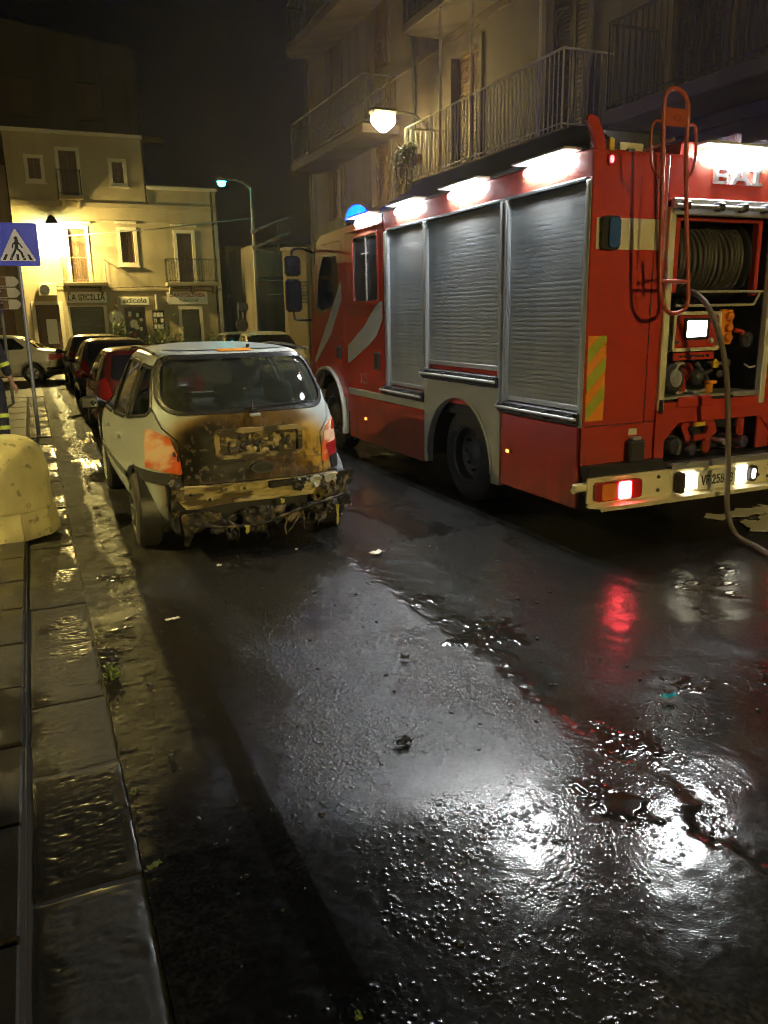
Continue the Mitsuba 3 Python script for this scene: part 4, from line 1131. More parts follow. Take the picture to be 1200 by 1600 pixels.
for z in (1.03, 1.245, 1.46):
    p_ = Polygon([(0.015, z), (0.185, z + 0.17), (0.185, z + 0.28), (0.015, z + 0.11)]).intersection(sbox(0.015, 1.03, 0.185, 1.67))
    strip.append(extr(p_, 'y', -0.0185, -0.0158))
fa('stripe', strip, LIME, parent=ch, stuff=True)
gb = fa('switch_box', [bx(0.41, 0.565, -0.085, -0.012, 0.68, 0.86, 0.015)], DARKMETAL)
fa('cap', [bx(0.44, 0.53, -0.08, -0.012, 0.86, 0.885, 0.006)], ALU, parent=gb)
fa('label_plate', [bx(0.445, 0.525, -0.016, -0.0125, 0.895, 0.945)], SIGNW)
fa('bay_trim', [bx(0.700, 0.765, -0.045, 0.02, 1.07, 2.60, 0.008)], CREAM)
fa('bay_trim', [bx(1.80, 1.86, -0.045, 0.02, 1.07, 2.60, 0.008)], CREAM)
ab = fa('shutter_end_bar', [bx(0.72, 1.84, -0.055, -0.013, 2.545, 2.665, 0.008)], ALU)
fa('lift_tube', [cyl((0.70, -0.10, 2.60), (1.86, -0.10, 2.60), 0.017, 10)], ALU, parent=ab, smooth=40)
fa('clamp', [bx(x - 0.03, x + 0.03, -0.125, -0.05, 2.575, 2.64, 0.012) for x in (0.80, 1.14, 1.38, 1.62)], DARKMETAL, parent=ab, stuff=True)
# reel
rc = np.array([1.30, 0.40, 2.245])
hs = []
for i, x in enumerate(np.linspace(0.97, 1.63, 15)):
    for rr, off in ((0.235, 0.0), (0.275, 0.02)):
        a = np.linspace(0, 2 * np.pi, 40, endpoint=False)
        wob = 0.006 * np.sin(3 * a + i)
        hs.append(tube(np.stack([x + off + 0.01 * np.sin(a + i), rc[1] + (rr + wob) * np.cos(a), rc[2] + (rr + wob) * np.sin(a)], 1), 0.021, 8, closed=True))
rl = fa('hose_reel', [lathe([(0.0, 0.0), (0.30, 0.0), (0.335, 0.012), (0.335, 0.022), (0.0, 0.022)], (0.915, rc[1], rc[2]), (1, 0, 0), 36), lathe([(0.0, 0.0), (0.30, 0.0), (0.335, 0.012), (0.335, 0.022), (0.0, 0.022)], (1.67, rc[1], rc[2]), (1, 0, 0), 36), cyl((0.93, rc[1], rc[2]), (1.68, rc[1], rc[2]), 0.2, 24)], DARKMETAL, smooth=35)
mat('reel_hose', base_color=(0.045, 0.040, 0.036), roughness=0.5)
fa('hose_coil', hs, 'm_reel_hose', parent=rl, smooth=60, label='black delivery hose wound in many turns on the reel')
fa('reel_frame', [bx(0.80, 0.90, 0.05, 0.12, 1.98, 2.53, 0.01), bx(1.70, 1.745, 0.03, 0.10, 1.95, 2.54, 0.008), bx(0.80, 1.745, 0.03, 0.08, 2.515, 2.545, 0.006)], RED)
fa('guide_rail', [tube(smooth_path([(0.97, 0.0, 1.985), (1.3, -0.02, 1.985), (1.78, 0.0, 1.985)], 8), 0.010, 8)], PALEIRON)
fa('guide_rail', [tube([(0.84, -0.01, 1.88), (1.66, -0.01, 1.88), (1.67, -0.01, 1.88), (1.74, -0.005, 1.985)], 0.010, 8)], PALEIRON)
# pump panel
pp = fa('pump_panel', [bx(0.865, 1.325, 0.02, 0.10, 1.545, 1.815, 0.02)], RED)
fr = rrect(0.845, 1.345, 1.525, 1.835, 0.03).difference(rrect(0.872, 1.318, 1.552, 1.808, 0.02))
fa('frame', [extr(fr, 'y', 0.0, 0.05)], CREAM, parent=pp)
fa('screen', [extr(rrect(0.985, 1.20, 1.635, 1.765, 0.012), 'y', 0.005, 0.019)], LAMPW, parent=pp, emitter=emit((3.2, 3.2, 3.0), 0.1), label='lit white screen of the pump panel')
fa('screen_bezel', [extr(rrect(0.965, 1.22, 1.615, 1.785, 0.015).difference(rrect(0.985, 1.20, 1.635, 1.765, 0.01)), 'y', 0.0, 0.019)], BLACK, parent=pp)
fa('button', [lathe([(0, 0.02), (0.02, 0.018), (0.022, 0.0)], (1.262, 0.019, 1.605), (0, -1, 0), 14)], SIGNW, parent=pp)
fa('button', [lathe([(0, 0.015), (0.014, 0.012), (0.016, 0.0)], (0.90, 0.019, 1.60), (0, -1, 0), 12)], BLACK, parent=pp)
fa('button', [lathe([(0, 0.015), (0.014, 0.012), (0.016, 0.0)], (1.26, 0.019, 1.76), (0, -1, 0), 12)], BLACK, parent=pp)
sp = fa('instruction_strip', [bx(0.88, 1.31, 0.015, 0.03, 1.455, 1.515, 0.004)], RED)
fa('dash', [bx(x, x + 0.03, 0.011, 0.015, 1.475, 1.495) for x in (0.94, 0.98, 1.05, 1.09, 1.13, 1.17, 1.22)], INK, parent=sp, stuff=True)
for x, z, r in ((0.825, 1.585, 0.062), (1.675, 1.60, 0.062)):
    g = fa('gauge', [lathe([(0.0, 0.03), (r * 0.85, 0.03), (r, 0.04), (r * 1.05, 0.02), (r, 0.0)], (x, 0.06, z), (0, -1, 0), 24)], CHROME, smooth=30)
    fa('dial', [lathe([(0.0, 0.034), (r * 0.82, 0.034), (r * 0.82, 0.03)], (x, 0.06, z), (0, -1, 0), 20), bx(x - 0.004, x + 0.004, 0.022, 0.027, z, z + r * 0.6)], DARKMETAL, parent=g)
oc = fa('indicator_column', [bx(1.39, 1.515, 0.03, 0.09, 1.565, 1.845, 0.015)], ORANGE)
for z in (1.62, 1.705, 1.79):
    l_ = fa('indicator', [lathe([(0.0, 0.035), (0.03, 0.03), (0.038, 0.012), (0.038, 0.0)], (1.452, 0.03, z), (0, -1, 0), 18)], AMBER, parent=oc, smooth=30)
# valves and couplings on the floor of the bay
cp = fa('coupling', [lathe([(0.0, 0.02), (0.05, 0.03), (0.06, 0.05), (0.10, 0.05), (0.115, 0.03), (0.115, -0.10), (0.08, -0.12), (0.08, -0.4)], (0.87, 0.02, 1.315), (0.15, -1, 0.1), 28)], DARKMETAL, smooth=35)
fa('cap', [lathe([(0.0, 0.075), (0.045, 0.07), (0.05, 0.05), (0.07, 0.055), (0.075, 0.03)], (0.87, 0.02, 1.315), (0.15, -1, 0.1), 20)], ALU, parent=cp, smooth=30)
fa('coupling_ring', [lathe([(0.11, 0.0), (0.13, 0.015), (0.13, 0.05), (0.11, 0.06)], (0.95, 0.06, 1.315), (0.4, -1, 0.0), 26)], PALEIRON, smooth=30)
fa('valve', [hull_of([(1.08, 0.08, 1.38, 0.055), (1.10, 0.15, 1.30, 0.06)]), cyl((1.10, 0.12, 1.35), (1.02, 0.05, 1.20), 0.03, 12)], RED, smooth=40)
fa('valve_body', [hull_of([(1.19, 0.08, 1.31, 0.07), (1.21, 0.2, 1.31, 0.08)]), cyl((1.20, 0.1, 1.31), (1.31, 0.02, 1.37), 0.02, 10)], DARKMETAL, smooth=40)
fa('valve', [cyl((1.31, 0.05, 1.18), (1.31, 0.05, 1.27), 0.035, 14), bx(1.27, 1.36, 0.0, 0.06, 1.25, 1.28, 0.01)], ORANGE, smooth=30, label='orange valve at the foot of the pump bay')
fa('lever', [cyl((1.30, 0.02, 1.40), (1.30, -0.02, 1.45), 0.012, 8), bx(1.265, 1.325, -0.04, 0.0, 1.385, 1.44, 0.01)], YELLOW)
fa('pipe', [tube(smooth_path([(1.0, 0.1, 1.22), (1.2, 0.05, 1.19), (1.36, 0.1, 1.24), (1.42, 0.3, 1.4)], 16), 0.018, 8)], ALU, smooth=40)
fa('pipe', [cyl((1.22, -0.0, 1.43), (1.44, 0.05, 1.41), 0.013, 8), lathe([(0.0, 0.02), (0.03, 0.015), (0.03, 0.0)], (1.36, -0.0, 1.335), (0, -1, 0), 12), lathe([(0.0, 0.02), (0.028, 0.015), (0.028, 0.0)], (1.44, 0.0, 1.42), (0, -1, 0), 12)], CHROME, smooth=40)
fa('pipe', [cyl((1.55, 0.06, 1.68), (1.66, 0.06, 1.66), 0.018, 8)], RED, smooth=40)
fa('hook', [tube([(1.66, 0.02, 1.40), (1.69, -0.01, 1.37), (1.76, 0.0, 1.38)], 0.008, 6)], PALEIRON)
fa('shelf', [bx(0.77, 1.79, -0.03, 0.30, 1.155, 1.175), bx(1.50, 1.74, -0.045, -0.03, 1.14, 1.185, 0.004)], ALU)
fa('hinge', [bx(0.705, 0.735, -0.07, -0.045, 1.05, 1.16, 0.006)], BLACK)
# cross beam with its cut-out, the piping under it
beam = Polygon([(0.70, 0.68), (0.70, 1.13), (W, 1.13), (W, 0.68), (1.98, 0.68), (1.98, 0.82), (1.84, 0.96), (0.94, 0.96), (0.80, 0.82), (0.80, 0.68)])
fa('cross_beam', [extr(beam, 'y', -0.03, 0.02), bx(0.9, 1.26, -0.05, -0.03, 1.08, 1.17, 0.01), bx(0.86, 1.9, 0.5, 0.6, 0.68, 0.98)], RED)
fa('suction_pipe', [lathe([(0.0, 0.03), (0.06, 0.03), (0.075, 0.0), (0.075, -0.4)], (0.90, -0.02, 0.77), (0.2, -1, 0), 22), tube(smooth_path([(0.86, 0.05, 0.86), (0.95, -0.03, 0.80), (0.93, -0.04, 0.70)], 10), 0.03, 10)], DARKMETAL, smooth=40)
fa('outlet', [lathe([(0.0, 0.03), (0.035, 0.03), (0.05, 0.02), (0.055, 0.0), (0.055, -0.3)], (1.06, -0.06, 0.74), (0.25, -1, 0), 20)], CHROME, smooth=35)
fa('outlet', [lathe([(0.0, 0.03), (0.035, 0.03), (0.05, 0.02), (0.055, 0.0), (0.055, -0.3)], (1.63, -0.06, 0.76), (0.25, -1, 0), 20)], CHROME, smooth=35)
fa('outlet', [lathe([(0.0, 0.02), (0.02, 0.02), (0.03, 0.0), (0.03, -0.3)], (1.42, -0.05, 0.77), (0, -1, 0), 16)], ALU, smooth=35)
fa('pump_casing', [hull_of([(1.2, 0.15, 0.80, 0.09), (1.35, 0.2, 0.78, 0.10)]), cyl((1.05, 0.2, 0.72), (1.7, 0.2, 0.72), 0.05, 14)], DARKMETAL, smooth=40)
for m_ in [extr(poly([(1.04, 0.94), (1.42, 0.94), (1.46, 0.84), (1.38, 0.78), (1.12, 0.78)], 0.03).difference(poly([(1.12, 0.90), (1.36, 0.90), (1.34, 0.83), (1.16, 0.83)], 0.01)), 'y', 0.06, 0.10), bx(1.66, 1.74, 0.02, 0.07, 0.68, 0.955, 0.02), bx(1.26, 1.34, -0.01, 0.04, 0.68, 0.80, 0.02)]:
    fa('red_bracket', [m_], RED)
fa('tag', [bx(1.20, 1.31, 0.05, 0.058, 0.90, 0.935)], YELLOW)
fa('platform', [bx(0.80, 2.02, -0.14, 0.4, 0.625, 0.645), bx(0.80, 2.02, -0.145, -0.14, 0.60, 0.645)] + [bx(x, x + 0.02, y, y + 0.008, 0.645, 0.649) for x in np.arange(0.84, 1.98, 0.05) for y in np.arange(-0.12, 0.3, 0.045)], ALU)
# bumper
bump = Polygon([(0.0, 0.41), (0.05, 0.375), (W - 0.05, 0.375), (W, 0.41), (W, 0.60), (0.0, 0.60)])
fa('rear_bumper', [extr(bump, 'y', -0.10, -0.085), bx(0.06, 0.80, -0.14, -0.10, 0.592, 0.606, 0.003), extr(Polygon([(0.0, -0.10), (0.0, -0.13), (0.09, -0.215), (W - 0.09, -0.215), (W, -0.13), (W, -0.10)]), 'z', 0.372, 0.392), bx(0.045, W - 0.045, -0.222, -0.2152, 0.358, 0.392)], CREAM, label='cream painted channel bumper with lamps and number plate')
fa('bumper_mount', [bx(0.05, W - 0.05, -0.085, 0.2, 0.45, 0.66), bx(0.02, 0.75, -0.09, 0.01, 0.605, 0.69)], BLACK)
tl = fa('tail_light', [extr(rrect(0.055, 0.50, 0.415, 0.565, 0.03), 'y', -0.145, -0.101)], REDLENS, label='red tail light with a lit brake bulb')
fa('indicator_lens', [extr(rrect(0.10, 0.245, 0.425, 0.555, 0.02), 'y', -0.155, -0.146)], AMBER, parent=tl)
fa('lit_lens', [extr(rrect(0.265, 0.385, 0.42, 0.56, 0.02), 'y', -0.157, -0.146)], LAMPW, parent=tl, emitter=emit((17.0, 0.7, 1.1), 0.6))
tl = fa('tail_light', [extr(rrect(W - 0.50, W - 0.055, 0.415, 0.565, 0.03), 'y', -0.145, -0.101)], REDLENS)
fa('lit_lens', [extr(rrect(W - 0.385, W - 0.265, 0.42, 0.56, 0.02), 'y', -0.157, -0.146)], LAMPW, parent=tl, emitter=emit((9.0, 0.55, 0.75), 0.3))
fa('bolt', [lathe([(0, 0.015), (0.012, 0.012), (0.016, 0.0)], (x, -0.10, z), (0, -1, 0), 10) for x, z in ((0.70, 0.55), (0.70, 0.44), (1.92, 0.55), (1.92, 0.44), (1.80, 0.46))], DARKMETAL, stuff=True)
fa('rubber_buffer', [bx(0.855, 0.915, -0.19, -0.101, 0.405, 0.575, 0.015)], RUBBER)
fa('plate_light', [bx(0.925, 1.075, -0.118, -0.101, 0.405, 0.565, 0.008)], LAMPW, emitter=emit((3.4, 3.2, 2.5), 0.3), label='glowing white panel left of the number plate')
fa('plate_light', [bx(1.535, 1.66, -0.118, -0.101, 0.405, 0.565, 0.008)], LAMPW, emitter=emit((3.4, 3.2, 2.5), 0.3), label='glowing white panel right of the number plate')
npl = fa('number_plate', [extr(rrect(1.09, 1.505, 0.405, 0.56, 0.012), 'y', -0.135, -0.101)], SIGNW)
fa('lettering', text_on('VF 25858', 0.075, 1.125, 0.445, -0.135, width=0.35, depth=0.003), INK, parent=npl)
ol = fa('reversing_light', [extr(rrect(1.675, 1.765, 0.415, 0.555, 0.04), 'y', -0.13, -0.101)], BLACK)
fa('lens', [extr(rrect(1.695, 1.74, 0.44, 0.53, 0.02), 'y', -0.137, -0.131)], LAMPW, parent=ol, emitter=emit((2.0, 2.0, 1.9), 0.05))
fa('width_marker', [cyl((0.06, -0.03, 0.545), (-0.10, -0.05, 0.50), 0.022, 10), bx(-0.10, 0.03, -0.09, -0.03, 0.50, 0.56, 0.01)], CREAM)
# handrail frame that hangs behind the tail
yl = 4.60 - TY
V3 = lambda pts: np.array([(x, yl, z) for x, z in pts])
hp = smooth_path(V3([(0.331, 3.181), (0.35, 2.90), (0.373, 2.44), (0.395, 2.05), (0.424, 1.915), (0.497, 1.833), (0.606, 1.836), (0.669, 1.89), (0.659, 2.05), (0.608, 2.446), (0.557, 2.911), (0.546, 3.198), (0.50, 3.285), (0.42, 3.315), (0.35, 3.282)]), 90, closed=True)
hf = fa('ladder_frame', [tube(hp, 0.0155, 10, closed=True)], 'm_ladder', smooth=60, label='orange red tubular ladder end hanging behind the tail')
mat('ladder', base_color=(0.36, 0.06, 0.03), roughness=0.35, clearcoat=0.6)
fa('rung', [cyl((0.395, yl, 2.05), (0.659, yl, 2.05), 0.014, 8)], 'm_ladder', parent=hf, smooth=60)
fa('hook_loop', [tube(smooth_path(V3([(0.345, 3.09), (0.27, 3.10), (0.237, 3.03), (0.25, 2.85), (0.30, 2.77), (0.36, 2.74)]), 40), 0.0105, 8)], 'm_ladder', parent=hf, smooth=60)
fa('hook_loop', [tube(smooth_path(V3([(0.55, 3.09), (0.605, 3.10), (0.632, 3.05), (0.644, 2.90), (0.62, 2.79), (0.575, 2.745)]), 40), 0.0105, 8)], 'm_ladder', parent=hf, smooth=60)
fa('plate', [bx(0.345, 0.54, yl - 0.012, yl - 0.004, 3.075, 3.19, 0.003), lathe([(0.0, 0.006), (0.022, 0.006), (0.024, 0.0)], (0.445, yl - 0.012, 3.13), (0, -1, 0), 14)], 'm_ladder', parent=hf)
fa('ladder_rail', [tube(V3([(0.35, 2.9), (0.35, 2.2)]) + [0.09, 0.03, 0], 0.006, 6), cyl((0.44, yl, 3.0), (0.44, -0.012, 2.98), 0.012, 8), cyl((0.45, yl, 2.10), (0.74, -0.02, 2.1), 0.012, 8), tube(V3([(0.47, 2.25), (0.49, 2.1), (0.5, 2.0)]) + [0.02, 0.05, 0], 0.014, 8)], ALU, parent=hf, smooth=60)
# logo plate over the bay
lg = fa('maker_plate', [bx(1.10, 1.63, -0.018, -0.0125, 2.785, 2.895, 0.002)], RED)
m_ = text_on('BAI', 0.115, 1.115, 2.785, -0.018, width=0.50, depth=0.02)
fa('lettering', [m_], ALU, parent=lg, label='raised metal letters BAI')

hose_w = [(4.86, 5.02, 1.99), (4.74, 4.80, 1.97), (4.70, 4.62, 1.86), (4.80, 4.58, 1.63), (4.912, 4.58, 1.28), (5.0, 4.585, 0.67), (5.03, 4.58, 0.28), (5.06, 4.50, 0.075), (5.04, 4.28, 0.035), (4.95, 4.06, 0.032), (4.86, 3.90, 0.032), (5.15, 3.35, 0.032), (5.9, 2.9, 0.032), (7.2, 2.9, 0.032)]
single('fire_hose', [tube(smooth_path(hose_w, 130), 0.022, 12)], HOSE, 'grey fire hose hanging from the reel and running off across the road at right', 'hose', smooth=60)


# ================================================================ CARS
def pchip(zs, ks, vs):
    from scipy.interpolate import PchipInterpolator
    return PchipInterpolator(ks, vs)(zs)


class Body:
    """a car body as a stack of horizontal outlines: rear end yr(z), front end yf(z), half width w(z); x across, y forward from the tail"""

    def __init__(self, prof, n_end=5.0, levels=64, ring=120):
        self.k = np.array(prof, float)
        self.n, self.levels, self.ring = n_end, levels, ring

    def solid(self, off=0.0):
        k = self.k
        z0, z1 = k[0, 0], k[-1, 0]
        t = np.linspace(0, 1, self.levels)
        zs = z0 + (z1 - z0) * (1 - (1 - t) ** 1.6)
        yr, yf, w = (pchip(zs, k[:, 0], k[:, i]) for i in (1, 2, 3))
        zz = zs.copy()
        if off:
            yr, yf, w = yr + off, yf - off, w - off
            zz = z0 + off + (zs - z0) * (z1 - z0 - 2 * off) / (z1 - z0)
            w = np.maximum(w, 0.01)
        a = np.arange(self.ring) * 2 * np.pi / self.ring
        c, s = np.cos(a), np.sin(a)
        ex = 2 / self.n
        px, py = np.sign(c) * np.abs(c) ** ex, np.sign(s) * np.abs(s) ** ex
        # even the spacing of the outline's points
        V = []
        for i in range(self.levels):
            x = w[i] * px
            y = (yr[i] + yf[i]) / 2 + (yf[i] - yr[i]) / 2 * py
            d = np.r_[0, np.cumsum(np.hypot(np.diff(np.r_[x, x[0]]), np.diff(np.r_[y, y[0]])))]
            # arc length measured separately in each quadrant keeps the rows aligned
            q = self.ring // 4
            xs, ys = [], []
            for b in range(4):
                j = np.arange(b * q, b * q + q + 1)
                dd = d[j] - d[j[0]]
                want = np.linspace(0, dd[-1], q + 1)[:-1]
                xs.append(np.interp(want, dd, np.r_[x, x[0]][j]))
                ys.append(np.interp(want, dd, np.r_[y, y[0]][j]))
            V.append(np.stack([np.concatenate(xs), np.concatenate(ys), np.full(self.ring, zz[i])], 1))
        V = np.vstack(V)
        R, f = self.ring, []
        q = np.arange(R)
        s_ = (q + 1) % R
        for i in range(self.levels - 1):
            a0, b0 = i * R, (i + 1) * R
            f += [np.stack([a0 + q, a0 + s_, b0 + s_], 1), np.stack([a0 + q, b0 + s_, b0 + q], 1)]
        c0, c1 = len(V), len(V) + 1
        V = np.vstack([V, V[:R].mean(0), V[-R:].mean(0)])
        f += [np.stack([np.full(R, c0), s_, q], 1), np.stack([np.full(R, c1), (self.levels - 1) * R + q, (self.levels - 1) * R + s_], 1)]
        return man(trimesh.Trimesh(V, np.vstack(f), process=False))


def sheet(m, axis, sign):
    """only the outward faces of a cut body: one sheet of glass"""
    m = to_tm(m)
    keep = m.face_normals[:, axis] * sign > 0.15
    m = trimesh.Trimesh(m.vertices, m.faces[keep], process=False)
    parts = m.split(only_watertight=False)
    return max(parts, key=lambda p: p.area) if len(parts) else m


def car_wheel(parent, M, x, y, r, w, side, rim_m, spokes=7):
    k = add(parent, 'wheel', [lathe([(r * 0.62, 0.02), (r * 0.72, 0.0), (r * 0.93, 0.012), (r, 0.04), (r, w - 0.04), (r * 0.93, w - 0.01), (r * 0.6, w)], (x, y, r), (-side, 0, 0), 40)], RUBBER, smooth=35, M=M)
    rim = [lathe([(r * 0.66, 0.02), (r * 0.63, 0.004), (r * 0.58, 0.03), (r * 0.58, 0.12), (0.0, 0.12)], (x, y, r), (-side, 0, 0), 36), lathe([(0.0, 0.015), (0.05, 0.02), (0.065, 0.05), (0.065, 0.12)], (x, y, r), (-side, 0, 0), 18)]
    for q in range(spokes):
        a = q * 2 * math.pi / spokes
        c, s = math.cos(a), math.sin(a)
        rim.append(hull_of([(x - side * 0.035, y + 0.05 * c, r + 0.05 * s, 0.022), (x - side * 0.025, y + 0.59 * r * c, r + 0.59 * r * s, 0.026)], 8))
    add(k, 'rim', rim, rim_m, smooth=35, M=M)


def rbox(x0, x1, y0, y1, z0, z1, r):
    return hull_of([(x, y, z, r) for x in (x0 + r, x1 - r) for y in (y0 + r, y1 - r) for z in (z0 + r, z1 - r)], 12)


# ---- the burnt hatchback
def burnt_color(p, n, uv):
    """silver paint, scorched brown and black round the tail; x and z are those of the parked car"""
    x, y, z = (p.x - 1.525) / 1.06, p.y - 5.97, p.z
    w = dfbm(x * 4.0, z * 4.0, 2.0, octaves=4) - 0.5
    w2 = dnoise(x * 14, z * 14, 5.0) - 0.5
    silver = mi.Color3f(0.43, 0.47, 0.47)
    rear = 1 - smoothstep(0.10, 0.34, y)
    # the fire burnt brightest at the left of the tailgate, above the bumper
    d = dr.sqrt(dr.square((x + 0.32) / 0.42) + dr.square((z - 0.74) / 0.42)) + 0.5 * w
    d2 = dr.sqrt(dr.square((x + 0.02) / 0.70) + dr.square((z - 0.66) / 0.54)) + 0.35 * w
    d3 = dr.sqrt(dr.square((x - 0.02) / 0.46) + dr.square((z - 1.07) / 0.10)) + 0.3 * w
    char = mi.Color3f(0.010, 0.008, 0.006)
    brown = mi.Color3f(0.10, 0.048, 0.014)
    gold = mi.Color3f(0.48, 0.27, 0.03)
    c = mix(silver, gold, rear * (1 - smoothstep(0.90, 1.16, d2)))
    c = mix(c, brown, rear * (1 - smoothstep(0.52, 0.86, d2)))
    c = mix(c, brown * 0.7, rear * (1 - smoothstep(0.75, 1.15, d3)) * 0.85)
    c = mix(c, char, rear * (1 - smoothstep(0.62, 1.02, d)))
    c = mix(c, mi.Color3f(0.05, 0.035, 0.02), rear * (1 - smoothstep(0.585, 0.66, z + 0.05 * w2)) * 0.9)
    # flaked paint and pale ash in the scorched part
    hot = rear * (1 - smoothstep(0.75, 0.98, d2))
    fl = dfbm(x * 38, z * 30, 11.0, octaves=3)
    c = mix(c, mi.Color3f(0.16, 0.13, 0.09), hot * smoothstep(0.60, 0.70, fl) * 0.55)
    c = mix(c, char, hot * smoothstep(0.58, 0.70, dfbm(x * 21 + 9, z * 17, 3.0, octaves=3)) * 0.6)
    run = dnoise(x * 34, z * 2.0, 7.0)
    c = mix(c, char, hot * smoothstep(0.66, 0.82, run) * 0.35)
    low = (1 - smoothstep(0.25, 0.55, z + 0.1 * w)) * 0.35
    c = mix(c, mi.Color3f(0.06, 0.055, 0.045), low)
    return c


def burnt_rough(p, n, uv):
    x, z = (p.x - 1.525) / 1.06, p.z
    d2 = dr.sqrt(dr.square((x - 0.05) / 0.72) + dr.square((z - 0.60) / 0.56))
    rear = 1 - smoothstep(6.05, 6.3, p.y)
    return 0.28 + 0.17 * rear * (1 - smoothstep(0.7, 1.1, d2)) + 0.1 * dnoise(x * 25, z * 25, 0.0) * rear


scene['m_burnt_paint'] = {'type': 'twosided', 'bsdf': {'type': 'principled', 'base_color': mikit.proc(burnt_color), 'roughness': mikit.proc(burnt_rough), 'metallic': 0.35, 'clearcoat': 0.6}}
scene['m_burnt_gate'] = {'type': 'twosided', 'bsdf': {'type': 'principled', 'base_color': mikit.proc(burnt_color), 'roughness': 0.42, 'metallic': 0.10, 'specular': 0.18}}


def char_color(p, n, uv):
    a = dfbm(p.x * 11, p.y * 11, p.z * 11, octaves=4)
    t = smoothstep(0.50, 0.68, a)
    return mix(mi.Color3f(0.016, 0.013, 0.010), mi.Color3f(0.22, 0.16, 0.07), t * 0.8)


scene['m_char'] = {'type': 'twosided', 'bsdf': {'type': 'principled', 'base_color': mikit.proc(char_color), 'roughness': 0.55}}


def scorched(p, n, uv):
    a = dfbm(p.x * 7, p.y * 7, p.z * 16, octaves=4)
    b = dnoise(p.x * 22, p.z * 40, 3.0)
    t = smoothstep(0.36, 0.54, a)
    return mix(mi.Color3f(0.10, 0.065, 0.025), mix(mi.Color3f(0.62, 0.51, 0.24), mi.Color3f(0.42, 0.32, 0.14), b), t)


scene['m_scorched_steel'] = {'type': 'twosided', 'bsdf': {'type': 'principled', 'base_color': mikit.proc(scorched), 'roughness': 0.5, 'metallic': 0.1}}


def plate_tone(p, n, uv):
    a = dfbm(p.x * 9, p.y * 9, p.z * 13, octaves=4)
    return mix(mi.Color3f(0.05, 0.035, 0.018), mi.Color3f(0.36, 0.27, 0.12), smoothstep(0.44, 0.62, a))


scene['m_scorched_plate'] = {'type': 'twosided', 'bsdf': {'type': 'principled', 'base_color': mikit.proc(plate_tone), 'roughness': 0.4, 'metallic': 0.2}}


def lens_color(p, n, uv):
    a = dfbm(p.x * 9 + p.z * 5, p.y * 9, p.z * 16 - p.x * 8, octaves=3)
    u = dr.sqrt(dr.square((dr.abs(p.x - 1.525) - 0.75) / 0.13) + dr.square((p.z - 0.86) / 0.15))
    pale = mix(mi.Color3f(0.72, 0.50, 0.34), mi.Color3f(0.70, 0.38, 0.22), smoothstep(0.40, 0.62, a))
    return mix(pale, mi.Color3f(0.58, 0.10, 0.02), smoothstep(0.65, 1.25, u + 1.2 * (a - 0.5)))


scene['m_melted_lens'] = {'type': 'twosided', 'bsdf': {'type': 'bumpmap', 'arbitrary': mikit.proc(lambda p, n, uv: dfbm(p.x * 30, p.y * 30, p.z * 18, octaves=2)), 'scale': 0.012,
                          'bsdf': {'type': 'principled', 'base_color': mikit.proc(lens_color), 'roughness': 0.22, 'clearcoat': 0.8}}}
BP, CH, SC, ML = 'm_burnt_paint', 'm_char', 'm_scorched_steel', 'm_melted_lens'

MC = rotz(0.4, (1.525, 5.97, 0))
MC[:3, 0] *= 1.06
HB = Body([(0.24, 0.10, 4.02, 0.74), (0.32, 0.035, 4.10, 0.80), (0.45, 0.0, 4.14, 0.835), (0.58, 0.01, 4.13, 0.855), (0.70, 0.045, 4.06, 0.86), (0.85, 0.07, 3.90, 0.855), (0.96, 0.09, 3.60, 0.84), (1.05, 0.12, 3.25, 0.815), (1.14, 0.155, 3.04, 0.785),
           (1.30, 0.25, 2.74, 0.725), (1.45, 0.37, 2.46, 0.665), (1.53, 0.47, 2.30, 0.625), (1.575, 0.575, 2.18, 0.585), (1.605, 0.76, 2.05, 0.50), (1.625, 1.02, 1.92, 0.38), (1.638, 1.30, 1.75, 0.20), (1.641, 1.45, 1.60, 0.06)], n_end=4.2, levels=84, ring=160)
bc = thing('burnt_hatchback', 'silver hatchback with a scorched tailgate and melted rear bumper, parked by the kerb', 'car')


def ca(name, meshes, m, parent=None, **kw):
    return add(parent or bc, name, meshes, m, M=MC, **kw)


outer, inner = HB.solid(0.0), HB.solid(0.035)
shell = outer - inner
skin = lambda o, i: HB.solid(o) - HB.solid(i)
rear_win = poly([(-0.625, 1.145), (0.625, 1.145), (0.635, 1.25), (0.575, 1.555), (-0.575, 1.555), (-0.635, 1.25)], 0.12)
wind = poly([(-0.66, 1.02), (0.66, 1.02), (0.56, 1.50), (-0.56, 1.50)], 0.07)
sides = [poly([(0.40, 1.13), (0.98, 1.06), (0.98, 1.49), (0.66, 1.47)], 0.045), poly([(1.05, 1.055), (1.86, 1.02), (1.86, 1.515), (1.05, 1.50)], 0.05), poly([(1.94, 1.015), (2.95, 0.99), (2.42, 1.46), (1.94, 1.515)], 0.05)]
wheels_y, wr = (0.72, 3.30), 0.312
cuts = [man(extr(rear_win, 'y', -1, 1.0)), man(extr(wind, 'y', 1.8, 5.0))]
for pg in sides:
    cuts += [man(extr(pg, 'x', -1.2, -0.3)), man(extr(pg, 'x', 0.3, 1.2))]
for y in wheels_y:
    c = shapely.Point(y, wr + 0.01).buffer(0.365, 32)
    cuts += [man(extr(c, 'x', -1.2, -0.50)), man(extr(c, 'x', 0.50, 1.2))]
